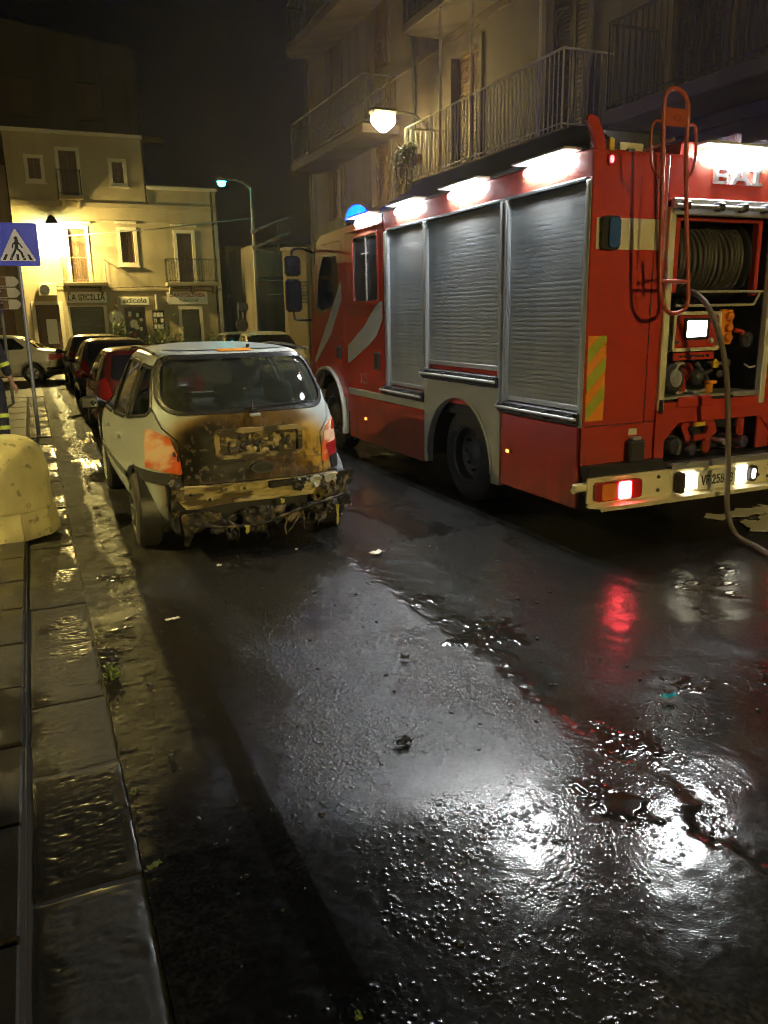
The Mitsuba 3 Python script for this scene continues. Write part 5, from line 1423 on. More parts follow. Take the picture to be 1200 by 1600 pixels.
# lamps, tailgate seam, torn bumper zone
lampL = poly([(-1.0, 1.01), (-0.70, 1.02), (-0.60, 0.97), (-0.545, 0.80), (-0.535, 0.68), (-0.62, 0.70), (-1.0, 0.745)], 0.02)
lampR = affinity.scale(lampL, -1, 1, origin=(0, 0))
tailgate = poly([(-0.70, 1.60), (0.70, 1.60), (0.69, 1.20), (0.64, 1.03), (0.545, 0.93), (0.545, 0.605), (-0.545, 0.605), (-0.545, 0.93), (-0.64, 1.03), (-0.69, 1.20)], 0.03)
lp = [man(extr(g, 'y', -0.5, 0.42)) for g in (lampL, lampR)]
torn = poly([(-0.60, 0.60), (-0.50, 0.595), (0.3, 0.60), (0.80, 0.61), (0.86, 0.52), (0.66, 0.34), (0.58, 0.20), (-0.56, 0.20), (-0.58, 0.33), (-0.66, 0.44)], 0.0)
tz = man(extr(torn, 'y', -0.5, 0.42))
seam = tailgate.difference(tailgate.buffer(-0.009))
recess = rrect(-0.285, 0.355, 0.795, 1.005, 0.03)
body = shell
for c in cuts + lp + [tz]:
    body = body - c
tg_zone = man(extr(tailgate.buffer(-0.009), 'y', -0.5, 0.9))
seamcut = man(extr(seam, 'y', -0.5, 0.9))
doorl = [rrect(1.02, 1.90, 0.36, 1.53, 0.06), poly([(1.92, 0.36), (2.85, 0.36), (3.02, 0.60), (3.02, 0.97), (2.45, 1.50), (1.92, 1.53)], 0.05), rrect(0.52, 0.66, 0.80, 0.93, 0.03)]
for g in doorl[:2]:
    r_ = man(extr(g.difference(g.buffer(-0.007)), 'x', -1.2, 1.2)) - HB.solid(0.010)
    body = body - r_
gate = (body ^ tg_zone) - man(extr(recess, 'y', -0.5, 0.5))
body = body - tg_zone - seamcut
ca('body', [body], BP, smooth=28)
ca('tailgate', [gate], 'm_burnt_gate', smooth=28, label='tailgate burnt black and golden brown by the fire')
# number plate recess: dished panel, light bar and charred plate
ca('plate_recess', [extr(recess.buffer(0.012).difference(recess.buffer(-0.022)), 'y', 0.055, 0.115), extr(recess.buffer(-0.01), 'y', 0.105, 0.115)], 'm_scorched_plate', smooth=False, label='scorched pressed frame round the number plate')
npl = ca('number_plate', [extr(rrect(-0.245, 0.285, 0.82, 0.955, 0.01), 'y', 0.085, 0.10)], 'm_scorched_plate', label='charred and blistered number plate')
q = np.random.default_rng(4)
blist = []
for _ in range(46):
    x, z, r = -0.23 + 0.5 * q.random(), 0.83 + 0.115 * q.random(), 0.008 + 0.014 * q.random()
    s_ = trimesh.creation.icosphere(1, 1.0)
    s_.apply_scale((r * (0.6 + q.random()), 0.010, r * (0.6 + 1.2 * q.random())))
    s_.apply_translation((x, 0.085, z))
    blist.append(s_)
ca('blister', blist[:30], CH, parent=npl, smooth=True, stuff=True)
ca('blister', blist[30:], SC, parent=npl, smooth=True, stuff=True)
ca('soot_blot', [extr(shapely.Point(0.235, 0.89).buffer(0.035, 8), 'y', 0.079, 0.0845)], BLACK, parent=npl)
em = ca('emblem', [extr(affinity.scale(shapely.Point(0.035, 0.705).buffer(1, 20), 0.085, 0.042), 'y', 0.012, 0.055)], BLACK, label='oval black emblem hole in the tailgate')
ca('ring', [extr(affinity.scale(shapely.Point(0.035, 0.705).buffer(1, 20), 0.088, 0.046).difference(affinity.scale(shapely.Point(0.035, 0.705).buffer(1, 20), 0.074, 0.033)), 'y', 0.008, 0.014)], DARKMETAL, parent=em)
ca('crease', [extr(sbox(-0.30, 0.752, 0.53, 0.762), 'y', 0.045, 0.056)], BP)
# glass
ca('rear_window', [sheet((HB.solid(0.008)) ^ cuts[0], 1, -1)], 'm_sooty_glass')
ca('windscreen', [sheet((HB.solid(0.010)) ^ cuts[1], 1, 1)], GLASS)
for i, pg in enumerate(sides):
    ca('side_window', [sheet(HB.solid(0.010) ^ man(extr(pg, 'x', -1.2, -0.3)), 0, -1)], GLASS)
    ca('side_window', [sheet(HB.solid(0.010) ^ man(extr(pg, 'x', 0.3, 1.2)), 0, 1)], GLASS)
sk2 = skin(-0.004, 0.012)
ca('rear_window_seal', [sk2 ^ man(extr(rear_win.buffer(0.016).difference(rear_win.buffer(-0.020)), 'y', -1, 1.0))], BLACK, smooth=28)
for sgn in (-1, 1):
    u = shapely.union_all([s.buffer(0.045) for s in sides]).buffer(-0.03)
    sd = u.difference(shapely.union_all([s.buffer(-0.012) for s in sides]))
    ca('window_pillar', [skin(-0.003, 0.012) ^ man(extr(sd, 'x', sgn * 0.3, sgn * 1.2))], BLACK, smooth=28)
lens = skin(-0.006, 0.03)
ll = ca('tail_light', [lens ^ lp[0]], ML, smooth=28, label='left tail light, melted and blistered orange')
rl = ca('tail_light', [lens ^ lp[1]], ML, smooth=28, label='right tail light, cracked red and white')
ca('soot_blot', [bx(-0.60, -0.585, 0.03, 0.075, 0.84, 0.875, 0.005), bx(-0.575, -0.565, 0.03, 0.075, 0.80, 0.85, 0.004)], BLACK, parent=ll)
ca('red_lens', [(skin(-0.010, 0.0)) ^ man(extr(poly([(0.62, 0.70), (0.80, 0.72), (0.80, 0.83), (0.585, 0.83)], 0.02).union(poly([(0.66, 0.92), (0.78, 0.93), (0.78, 1.0), (0.70, 1.0)], 0.02)), 'y', -0.5, 0.42))], REDLENS, parent=rl, smooth=28)
# corner mouldings that the fire left
ca('moulding', [skin(-0.012, 0.01) ^ man(extr(poly([(-0.90, 0.615), (-0.60, 0.60), (-0.62, 0.69), (-0.90, 0.705)]), 'y', -0.5, 0.6))], BLACK, smooth=28)
ca('moulding', [skin(-0.012, 0.01) ^ man(extr(poly([(0.90, 0.60), (0.64, 0.61), (0.62, 0.72), (0.90, 0.735)]), 'y', -0.5, 0.5))], BLACK, smooth=28)
for m_ in [skin(-0.012, 0.005) ^ man(extr(sbox(0.98, 0.55, 3.0, 0.60), 'x', -1.2, -0.5)), skin(-0.012, 0.005) ^ man(extr(sbox(0.98, 0.55, 3.0, 0.60), 'x', 0.5, 1.2))]:
    ca('side_strip', [m_], TRIM, smooth=28)
# bared cross member
cm = ca('cross_member', [extr(poly([(-0.60, 0.60), (-0.60, 0.50), (-0.54, 0.42), (-0.46, 0.415), (-0.30, 0.43), (0.22, 0.455), (0.62, 0.47), (0.64, 0.60)]), 'y', 0.055, 0.12), bx(-0.60, 0.62, 0.04, 0.06, 0.505, 0.535, 0.006), bx(-0.2, 0.55, 0.035, 0.06, 0.44, 0.475, 0.006), bx(-0.58, 0.64, 0.03, 0.12, 0.585, 0.602, 0.004)], SC, label='bare scorched steel cross member where the bumper burnt away')
for x0, x1, z0, z1 in ((-0.28, -0.19, 0.53, 0.58), (-0.15, -0.07, 0.525, 0.575), (-0.40, -0.34, 0.47, 0.50), (0.46, 0.56, 0.53, 0.575)):
    ca('bracket', [bx(x0, x1, 0.025, 0.055, z0, z1, 0.008)], SC, parent=cm)
ca('bracket', [bx(0.08, 0.37, 0.02, 0.055, 0.53, 0.59, 0.01), bx(0.11, 0.34, 0.014, 0.02, 0.545, 0.58)], CH, parent=cm)
for x, z in ((-0.245, 0.555), (-0.11, 0.55), (-0.5, 0.54), (0.5, 0.55), (-0.37, 0.485)):
    ca('bolt', [lathe([(0, 0.012), (0.010, 0.010), (0.014, 0.0)], (x, 0.03, z), (0, -1, 0), 8)], BLACK, parent=cm)
ca('boot_floor', [bx(-0.62, 0.62, 0.13, 2.9, 0.27, 0.34), bx(-0.66, 0.66, 0.125, 0.16, 0.34, 0.62), bx(-0.62, -0.42, 0.1, 0.5, 0.20, 0.40, 0.03), bx(-0.35, 0.45, 0.15, 0.6, 0.18, 0.28, 0.04), cyl((0.42, 0.08, 0.24), (0.42, 0.6, 0.24), 0.03, 12)], BLACK)
ca('under_tray', [bx(-0.70, 0.70, 0.5, 3.9, 0.20, 0.27), bx(-0.48, 0.48, 0.2, 3.9, 0.34, 0.36)], BLACK)


def ragged(x0, x1, z0, z1, y, seed, thr=0.42, step=0.009, depth=0.05, curve=None):
    """a torn, drooping sheet of melted plastic, about a centimetre thick"""
    nx, nz = int((x1 - x0) / step) + 1, int((z1 - z0) / step) + 1
    X, Z = np.meshgrid(np.linspace(x0, x1, nx), np.linspace(z0, z1, nz))
    P = np.stack([X * 9, Z * 7, 0 * X], -1)
    n1 = meshkit.fbm(P, 4, seed)
    t = (Z - z0) / (z1 - z0)
    edge = np.minimum(np.minimum((X - x0), (x1 - X)) / 0.05, 1)
    keep = n1 * np.clip(edge, 0.2, 1) > thr + 0.34 * (1 - t) ** 1.3 + 0.25 * np.clip((t - 0.93) / 0.07, 0, 1)
    Y = y + depth * (meshkit.fbm(P * 1.3 + 5, 4, seed + 3) - 0.5) * 2 + (curve(X) if curve else 0) + 0.05 * (1 - t) * (meshkit.noise(P * 0.5, seed + 8) - 0.5)
    front = np.stack([X, Y, Z + 0.015 * (meshkit.noise(P * 2, seed + 1) - 0.5)], -1).reshape(-1, 3)
    back = front + [0, 0.008, 0]
    o = nx * nz
    f = []
    cell = keep[:-1, :-1] & keep[1:, 1:] & keep[:-1, 1:] & keep[1:, :-1]
    jj, ii = np.nonzero(cell)
    a = jj * nx + ii
    f += [np.stack([a, a + 1, a + nx + 1], 1), np.stack([a, a + nx + 1, a + nx], 1), np.stack([a + o, a + nx + 1 + o, a + 1 + o], 1), np.stack([a + o, a + nx + o, a + nx + 1 + o], 1)]
    pad = np.pad(cell, 1)
    for dj, di, p0, p1 in ((-1, 0, 0, 1), (1, 0, nx + 1, nx), (0, -1, nx, 0), (0, 1, 1, nx + 1)):
        open_ = cell & ~pad[1 + dj:pad.shape[0] - 1 + dj, 1 + di:pad.shape[1] - 1 + di]
        j2, i2 = np.nonzero(open_)
        b = j2 * nx + i2
        f += [np.stack([b + p0, b + o + p0, b + o + p1], 1), np.stack([b + p0, b + o + p1, b + p1], 1)]
    return trimesh.Trimesh(np.vstack([front, back]), np.vstack(f), process=False)


cv = lambda X: 0.16 * np.abs(X / 0.8) ** 4
mb = ca('melted_bumper', [ragged(-0.62, 0.80, 0.13, 0.40, -0.02, 12, 0.36, curve=cv)], CH, smooth=True, label='charred rags of melted bumper hanging low')
ca('shred', [ragged(0.22, 0.84, 0.28, 0.62, -0.025, 31, 0.34, curve=cv, depth=0.06)], CH, parent=mb, smooth=True)
ca('shred', [ragged(-0.68, -0.50, 0.20, 0.66, -0.0, 44, 0.30, curve=cv)], CH, parent=mb, smooth=True)
ca('strip', [tube(smooth_path([(-0.52, 0.02, 0.30), (-0.3, -0.04, 0.275), (0.0, -0.05, 0.27), (0.2, -0.06, 0.33), (0.42, -0.05, 0.38), (0.66, 0.0, 0.42)], 30), 0.011 + 0.004 * np.sin(np.arange(31) * 1.7), 7)], CH, parent=mb, smooth=60)
q = np.random.default_rng(21)
for i in range(11):
    x = -0.55 + 1.25 * q.random()
    z = 0.26 + 0.13 * q.random()
    pts = [(x, -0.03, z)]
    for s_ in range(4):
        pts.append((pts[-1][0] + 0.025 * q.standard_normal(), pts[-1][1] + 0.02 * q.standard_normal(), pts[-1][2] - 0.03 - 0.02 * q.random()))
    pts = smooth_path(pts, 16)
    ca('drip', [tube(pts, np.linspace(0.009, 0.003, len(pts)), 6)], CH, parent=mb, smooth=60)
for x, z0, z1, w_ in ((-0.125, 0.20, 0.275, 0.022), (0.59, 0.18, 0.36, 0.015), (0.155, 0.41, 0.455, 0.02)):
    ca('yellow_rag', [extr(poly([(x - w_, z1), (x + w_, z1 - 0.01), (x + w_ * 0.5, z0 + 0.6 * (z1 - z0)), (x + w_ * 0.8, z0 + 0.3 * (z1 - z0)), (x - w_ * 0.2, z0), (x - w_ * 0.9, z0 + 0.02), (x - w_ * 0.4, z0 + 0.5 * (z1 - z0))]), 'y', -0.066, -0.056)], 'm_yellow_rag', parent=mb)
ca('exposed_padding', [ragged(0.25, 0.72, 0.47, 0.60, -0.03, 63, 0.42, curve=cv, depth=0.05)], GREYP, smooth=True)
mat('yellow_rag', base_color=(0.42, 0.36, 0.07), roughness=0.6)
# inside
for x in (-0.38, 0.38):
    ca('front_seat', [rbox(x - 0.25, x + 0.25, 1.95, 2.45, 0.45, 0.62, 0.06), rbox(x - 0.24, x + 0.24, 1.82, 1.98, 0.6, 1.16, 0.06), rbox(x - 0.13, x + 0.13, 1.78, 1.88, 1.19, 1.38, 0.045), cyl((x - 0.05, 1.83, 1.1), (x - 0.05, 1.83, 1.22), 0.008, 6), cyl((x + 0.05, 1.83, 1.1), (x + 0.05, 1.83, 1.22), 0.008, 6)], SEAT, smooth=40)
for x in (-0.42, 0.0, 0.42):
    ca('rear_seat', [rbox(x - 0.20, x + 0.20, 0.98, 1.5, 0.45, 0.6, 0.05), rbox(x - 0.20, x + 0.20, 0.84, 0.98, 0.55, 1.08, 0.05), rbox(x - 0.12, x + 0.12, 0.82, 0.91, 1.12, 1.30, 0.04)], SEAT, smooth=40)
ca('dashboard', [rbox(-0.72, 0.72, 2.75, 3.15, 0.75, 0.98, 0.06)], SEAT, smooth=40)
ca('steering_wheel', [tube([(-0.38 + 0.18 * math.cos(a), 2.62 + 0.06 * math.sin(a), 0.98 + 0.17 * math.sin(a)) for a in np.arange(24) * math.pi / 12], 0.016, 8, closed=True)], BLACK, smooth=60)
ca('inner_mirror', [rbox(-0.10, 0.12, 2.32, 2.36, 1.40, 1.46, 0.018)], BLACK, smooth=40)
ca('parcel_shelf', [bx(-0.60, 0.60, 0.24, 0.80, 1.04, 1.07, 0.01)], SEAT)
ca('soft_bag', [hull_of([(-0.08, 0.42, 1.12, 0.06), (0.10, 0.45, 1.13, 0.07), (0.25, 0.42, 1.11, 0.05)]), rbox(0.28, 0.45, 0.35, 0.6, 1.07, 1.12, 0.02)], SEAT, smooth=40)
wp = ca('wiper', [cyl((0.02, 0.10, 1.135), (0.02, 0.155, 1.15), 0.02, 10), tube([(0.02, 0.125, 1.15), (0.02, 0.16, 1.22)], 0.008, 6), tube([(-0.05, 0.14, 1.165), (0.5, 0.17, 1.19)], 0.007, 6)], BLACK)
ca('lock_bracket', [bx(-0.02, 0.06, 0.075, 0.12, 1.10, 1.125, 0.006)], ALU)
for sgn in (-1, 1):
    mr = ca('door_mirror', [hull_of([(sgn * 0.93, 2.78, 1.03, 0.075), (sgn * 0.99, 2.80, 1.03, 0.06), (sgn * 0.80, 2.86, 0.99, 0.03)])], BLACK, smooth=40)
    ca('glass', [rbox(sgn * 0.96 - 0.07, sgn * 0.96 + 0.07, 2.712, 2.722, 0.985, 1.075, 0.004)], CHROME, parent=mr)
    for y in (1.16, 2.04):
        ca('door_handle', [bx(sgn * 0.848, sgn * 0.878, y, y + 0.16, 0.855, 0.90, 0.012)], BP)
    for y in wheels_y:
        car_wheel(bc, MC, sgn * 0.845, y, wr, 0.19, sgn, TRIM if y < 1 else GREYP)
        ca('wheel_liner', [extr(shapely.Point(y, wr + 0.01).buffer(0.385, 24).difference(shapely.Point(y, wr + 0.01).buffer(0.37, 24)).intersection(sbox(-1, 0.25, 5, 1)), 'x', sgn * 0.48, sgn * 0.82)], BLACK)
for m_ in [tube(smooth_path([(-0.60, 0.62, 1.585), (-0.60, 1.2, 1.612), (-0.60, 1.8, 1.608), (-0.60, 2.15, 1.57)], 20), 0.012, 8), tube(smooth_path([(0.60, 0.62, 1.585), (0.60, 1.2, 1.612), (0.60, 1.8, 1.608), (0.60, 2.15, 1.57)], 20), 0.012, 8)]:
    ca('roof_rail', [m_], BLACK, smooth=60)
ca('high_brake_light', [skin(-0.005, 0.02) ^ man(extr(rrect(-0.11, 0.16, 1.588, 1.604, 0.006), 'y', 0.2, 1.0))], ORANGE, smooth=28)
ca('aerial_foot', [hull_of([(0.16, 0.78, 1.62, 0.016), (0.16, 0.74, 1.628, 0.008)])], BLACK, smooth=40)


# ---- the other parked cars
HATCH = [(0.22, 0.10, 3.80, 0.72), (0.32, 0.03, 3.90, 0.79), (0.46, 0.0, 3.93, 0.815), (0.60, 0.02, 3.90, 0.825), (0.74, 0.06, 3.78, 0.82), (0.86, 0.09, 3.45, 0.81), (0.94, 0.12, 3.02, 0.79), (1.05, 0.19, 2.78, 0.75), (1.20, 0.30, 2.50, 0.69), (1.33, 0.42, 2.22, 0.63),
         (1.39, 0.52, 2.02, 0.58), (1.42, 0.70, 1.88, 0.50), (1.44, 0.98, 1.70, 0.36), (1.452, 1.2, 1.5, 0.10)]
SEDAN = [(0.22, 0.12, 4.30, 0.76), (0.32, 0.04, 4.42, 0.83), (0.46, 0.0, 4.46, 0.855), (0.60, 0.01, 4.42, 0.865), (0.74, 0.04, 4.25, 0.86), (0.86, 0.07, 3.80, 0.845), (0.93, 0.16, 3.35, 0.825), (0.97, 0.42, 3.18, 0.80), (1.02, 0.66, 3.04, 0.775), (1.15, 0.86, 2.74, 0.715), (1.28, 1.10, 2.44, 0.655),
         (1.36, 1.30, 2.24, 0.60), (1.40, 1.50, 2.08, 0.52), (1.425, 1.70, 1.95, 0.36), (1.436, 1.80, 1.85, 0.10)]


def parked(name, label, prof, paint, x, y, heading, scale=1.0, group=None, sedan=False, rim=ALU, trim=None, front=False):
    t = thing(name, label, 'car', group)
    M = rotz(heading, (x, y, 0))
    M[:3, :3] = M[:3, :3] * scale
    B = Body(prof, n_end=5.0, levels=52, ring=96)
    L = prof[2][2]
    A = lambda nm, ms, m, parent=None, **kw: add(parent or t, nm, ms, m, M=M, **kw)
    o = B.solid(0)
    skin_ = lambda a, b: B.solid(a) - B.solid(b)
    r, ys = 0.30, ((0.68, 3.12) if not sedan else (0.92, 3.52))
    if sedan:
        rw = poly([(-0.60, 1.02), (0.60, 1.02), (0.50, 1.34), (-0.50, 1.34)], 0.06)
        ws = poly([(-0.68, 0.98), (0.68, 0.98), (0.56, 1.34), (-0.56, 1.34)], 0.06)
        sd = [poly([(1.02, 1.02), (1.98, 0.99), (1.98, 1.345), (1.42, 1.33)], 0.05), poly([(2.04, 0.985), (3.12, 0.97), (2.46, 1.30), (2.04, 1.345)], 0.05)]
        ylim = (0.35, 1.6)
    else:
        rw = poly([(-0.62, 1.00), (0.62, 1.00), (0.54, 1.35), (-0.54, 1.35)], 0.07)
        ws = poly([(-0.70, 0.96), (0.70, 0.96), (0.55, 1.36), (-0.55, 1.36)], 0.07)
        sd = [poly([(0.42, 1.00), (0.88, 0.96), (0.88, 1.31), (0.66, 1.31)], 0.04), poly([(0.94, 0.955), (1.66, 0.93), (1.66, 1.35), (0.94, 1.34)], 0.05), poly([(1.72, 0.925), (2.78, 0.90), (2.20, 1.31), (1.72, 1.355)], 0.05)]
        ylim = (-1, 1.0)
    body = o
    for yy in ys:
        c = shapely.Point(yy, r + 0.01).buffer(0.35, 24)
        body = body - man(extr(c, 'x', -1.2, -0.5)) - man(extr(c, 'x', 0.5, 1.2))
    for g in (rrect(ys[0] + 0.35, ys[0] + 1.24, 0.34, 0.93, 0.05), rrect(ys[0] + 1.26, ys[1] - 0.42, 0.34, 0.90, 0.05)):
        body = body - (man(extr(g.difference(g.buffer(-0.008)), 'x', -1.2, 1.2)) - B.solid(0.012))
    g = rrect(-0.58, 0.58, 0.56, 1.2, 0.05)
    body = body - (man(extr(g.difference(g.buffer(-0.009)), 'y', -1, 0.5)) - B.solid(0.012))
    A('body', [body], paint, smooth=28)
    A('rear_window', [skin_(-0.004, 0.01) ^ man(extr(rw, 'y', ylim[0], ylim[1]))], DGLASS, smooth=28)
    A('windscreen', [skin_(-0.004, 0.01) ^ man(extr(ws, 'y', L * 0.45, 5.0))], DGLASS, smooth=28)
    for pg in sd:
        A('side_window', [skin_(-0.004, 0.01) ^ man(extr(pg, 'x', -1.2, -0.3))], DGLASS, smooth=28)
        A('side_window', [skin_(-0.004, 0.01) ^ man(extr(pg, 'x', 0.3, 1.2))], DGLASS, smooth=28)
    if sedan:
        lp_ = [poly([(s * 0.90, 0.66), (s * 0.90, 0.86), (s * 0.52, 0.88), (s * 0.48, 0.72)], 0.02) for s in (-1, 1)]
    else:
        lp_ = [poly([(s * 0.90, 0.70), (s * 0.90, 1.02), (s * 0.66, 1.02), (s * 0.60, 0.72)], 0.02) for s in (-1, 1)]
    for l_ in lp_:
        A('tail_light', [skin_(-0.008, 0.02) ^ man(extr(l_, 'y', -0.5, 0.45))], REDLENS, smooth=28)
    for s in (-1, 1):
        A('headlight', [skin_(-0.006, 0.02) ^ man(extr(poly([(s * 0.88, 0.60), (s * 0.88, 0.76), (s * 0.46, 0.72), (s * 0.44, 0.60)], 0.02), 'y', L - 0.75, 5.0))], CHROME, smooth=28)
        mr = A('door_mirror', [hull_of([(s * 0.90, ys[1] - 0.52, 0.97, 0.07), (s * 0.96, ys[1] - 0.50, 0.97, 0.055), (s * 0.78, ys[1] - 0.44, 0.93, 0.03)])], trim or paint, smooth=40)
        for yy in (ys[0] + 0.42, ys[0] + 1.34):
            A('door_handle', [bx(s * (prof[5][3] - 0.008), s * (prof[5][3] + 0.02), yy, yy + 0.15, 0.80, 0.835, 0.01)], trim or paint)
        for yy in ys:
            car_wheel(t, M, s * (prof[3][3] - 0.015), yy, r, 0.18, s, rim, 5)
    A('rear_bumper', [skin_(-0.014, 0.01) ^ man(extr(sbox(-1, 0.40, 1, 0.47), 'y', -0.5, 0.5))], BLACK, smooth=28)
    A('front_grille', [skin_(-0.004, 0.01) ^ man(extr(rrect(-0.42, 0.42, 0.60, 0.70, 0.03), 'y', L - 0.6, 5.0)), skin_(-0.004, 0.01) ^ man(extr(rrect(-0.55, 0.55, 0.30, 0.42, 0.03), 'y', L - 0.6, 5.0))], BLACK, smooth=28)
    A('number_plate', [extr(rrect(-0.26, 0.26, 0.56, 0.67, 0.008), 'y', -0.012, 0.02)], SIGNW)
    A('front_plate', [extr(rrect(-0.26, 0.26, 0.44, 0.55, 0.008), 'y', L - 0.02, L + 0.014)], SIGNW)
    A('underside', [bx(-0.68, 0.68, 0.4, L - 0.4, 0.18, 0.23)], BLACK)
    return t


parked('red_car', 'dark red hatchback parked at the kerb directly ahead of the burnt car', HATCH, REDCAR, 1.62, 12.0, 0.0)
parked('dark_car', 'dark hatchback parked at the kerb ahead of the red car', HATCH, DARKCAR, 1.68, 17.6, 0.0, 1.02)
parked('dark_car', 'farthest dark hatchback in the row along the kerb, beyond another dark one', HATCH, DARKCAR, 1.70, 23.4, 0.3, 1.02)
parked('pale_sedan', 'pale silver sedan standing side on across the end of the pavement', SEDAN, WHITEP, 1.05, 27.6, 78, 1.02, sedan=True)
parked('white_car', 'white hatchback facing the camera between the burnt car and the fire engine', HATCH, WHITEP, 6.55, 25.0, 176, 1.0)
parked('grey_car', 'grey hatchback behind the white one, only its roof and windscreen showing', HATCH, SILVERP, 7.35, 33.4 - 1.2, 178, 0.92)


# ================================================================ STREET FURNITURE AND PEOPLE
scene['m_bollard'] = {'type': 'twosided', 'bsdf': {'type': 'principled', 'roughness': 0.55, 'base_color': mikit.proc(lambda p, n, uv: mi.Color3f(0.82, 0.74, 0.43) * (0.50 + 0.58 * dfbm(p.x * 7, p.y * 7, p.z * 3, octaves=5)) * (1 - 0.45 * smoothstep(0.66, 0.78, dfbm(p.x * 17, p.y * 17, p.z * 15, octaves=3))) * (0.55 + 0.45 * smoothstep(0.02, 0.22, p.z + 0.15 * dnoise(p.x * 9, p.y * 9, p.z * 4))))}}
BX, BY = -0.385, 7.55
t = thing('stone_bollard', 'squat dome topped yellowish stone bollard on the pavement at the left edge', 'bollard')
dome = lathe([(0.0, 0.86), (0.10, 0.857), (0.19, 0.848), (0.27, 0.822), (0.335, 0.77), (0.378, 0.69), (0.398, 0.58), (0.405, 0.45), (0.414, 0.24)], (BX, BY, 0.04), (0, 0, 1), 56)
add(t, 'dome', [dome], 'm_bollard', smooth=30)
for q in range(10):
    a0, a1 = q * 2 * math.pi / 10 + 0.03, (q + 1) * 2 * math.pi / 10 + 0.03 - 0.014
    pts = [(0.30 * math.cos(a0), 0.30 * math.sin(a0)), (0.30 * math.cos(a1), 0.30 * math.sin(a1)), (0.452 * math.cos(a1), 0.452 * math.sin(a1)), (0.452 * math.cos(a0), 0.452 * math.sin(a0))]
    top = [(0.30 * math.cos(a0), 0.30 * math.sin(a0)), (0.30 * math.cos(a1), 0.30 * math.sin(a1)), (0.425 * math.cos(a1), 0.425 * math.sin(a1)), (0.425 * math.cos(a0), 0.425 * math.sin(a0))]
    v = [(BX + x, BY + y, 0.04) for x, y in pts] + [(BX + x, BY + y, 0.275) for x, y in top]
    add(t, 'base_block', [trimesh.Trimesh(v, process=False).convex_hull], 'm_bollard')

# pedestrian crossing sign
t = thing('crossing_sign', 'blue pedestrian crossing sign on a thin steel post at the left', 'sign')
SX, SY = -0.03, 14.13
add(t, 'post', [cyl((SX - 0.02, SY, 0.03), (SX, SY, 3.30), 0.031, 14)], GALV, smooth=40)
pl = add(t, 'sign_panel', [extr(rrect(SX - 0.315, SX + 0.315, 2.70, 3.34, 0.03), 'y', SY - 0.055, SY - 0.037)], SIGNBLUE)
tri = poly([(SX + 0.0, 3.265), (SX - 0.265, 2.775), (SX + 0.265, 2.775)], 0.015)
add(pl, 'triangle', [extr(tri, 'y', SY - 0.0585, SY - 0.0555)], SIGNW)
ped = shapely.union_all([shapely.Point(SX + 0.0, 3.115).buffer(0.026), shapely.LineString([(SX + 0.005, 3.08), (SX - 0.005, 2.97)]).buffer(0.026), shapely.LineString([(SX - 0.005, 2.97), (SX + 0.06, 2.90), (SX + 0.075, 2.835)]).buffer(0.016), shapely.LineString([(SX - 0.01, 2.97), (SX - 0.045, 2.90), (SX - 0.085, 2.835)]).buffer(0.016),
                         shapely.LineString([(SX + 0.01, 3.065), (SX + 0.055, 3.015), (SX + 0.075, 2.975)]).buffer(0.011), shapely.LineString([(SX - 0.005, 3.065), (SX - 0.05, 3.02), (SX - 0.06, 2.975)]).buffer(0.011)]).buffer(0)
add(pl, 'walking_figure', [extr(ped, 'y', SY - 0.0615, SY - 0.059)], INK)
bars = [Polygon([(SX + c * 0.9, 2.875), (SX + c * 0.9 + 0.035, 2.875), (SX + c * 1.15 + 0.04, 2.785), (SX + c * 1.15, 2.785)]) for c in (-0.19, -0.105, -0.02, 0.065, 0.15)]
bars = [b.intersection(tri.buffer(-0.012)).difference(ped.buffer(0.008)) for b in bars]
add(pl, 'crossing_stripe', [extr(b, 'y', SY - 0.061, SY - 0.0588) for b in bars if b.area > 1e-5], INK, stuff=True)
add(t, 'clamp', [bx(SX - 0.05, SX + 0.05, SY - 0.04, SY + 0.035, z, z + 0.03, 0.005) for z in (2.85, 3.17)], GALV, stuff=True)

# brown direction signs beyond it
t = thing('direction_signs', 'stack of three brown and white arrow shaped direction signs behind the crossing sign', 'sign')
DX, DY = -0.62, 20.0
add(t, 'post', [cyl((DX - 0.55, DY, 0), (DX - 0.55, DY, 3.1), 0.035, 10)], GALV)
add(t, 'post', [cyl((DX + 0.1, DY + 0.01, 0), (DX + 0.1, DY + 0.01, 3.1), 0.035, 10)], GALV)
words = (('CENTRO', 'STORICO'), ('TEATRO', 'ANTICO'), ('MUSEO', 'CIVICO'))
for i, z in enumerate((2.62, 2.38, 2.13)):
    a = add(t, 'arrow_panel', [extr(Polygon([(DX - 0.75, z), (DX + 0.44, z), (DX + 0.56, z + 0.105), (DX + 0.44, z + 0.21), (DX - 0.75, z + 0.21)]), 'y', DY - 0.06, DY - 0.04)], SIGNW)
    add(a, 'brown_field', [extr(sbox(DX - 0.73, z + 0.015, DX + 0.27, z + 0.195), 'y', DY - 0.0635, DY - 0.0605)], SIGNBROWN)
    for j in range(2):
        add(a, 'text_line', [bx(DX - 0.25 + 0.06 * q + 0.0, DX - 0.21 + 0.06 * q, DY - 0.0665, DY - 0.064, z + 0.12 - 0.075 * j, z + 0.155 - 0.075 * j) for q in range(7 - j)], SIGNW, stuff=True)

# thin white post near the firefighter
single('thin_post', [cyl((-0.72, 16.9, 0.03), (-0.80, 16.9, 1.75), 0.028, 10)], GALV, 'thin pale post standing behind the firefighter at the left edge', 'post')


# ---- a person at the left edge: continuous body, clothing as children
def bones(chain, seg=14):
    out = None
    for a, b in chain:
        h = hull_of([a, b], seg)
        out = h if out is None else out + h
    return out


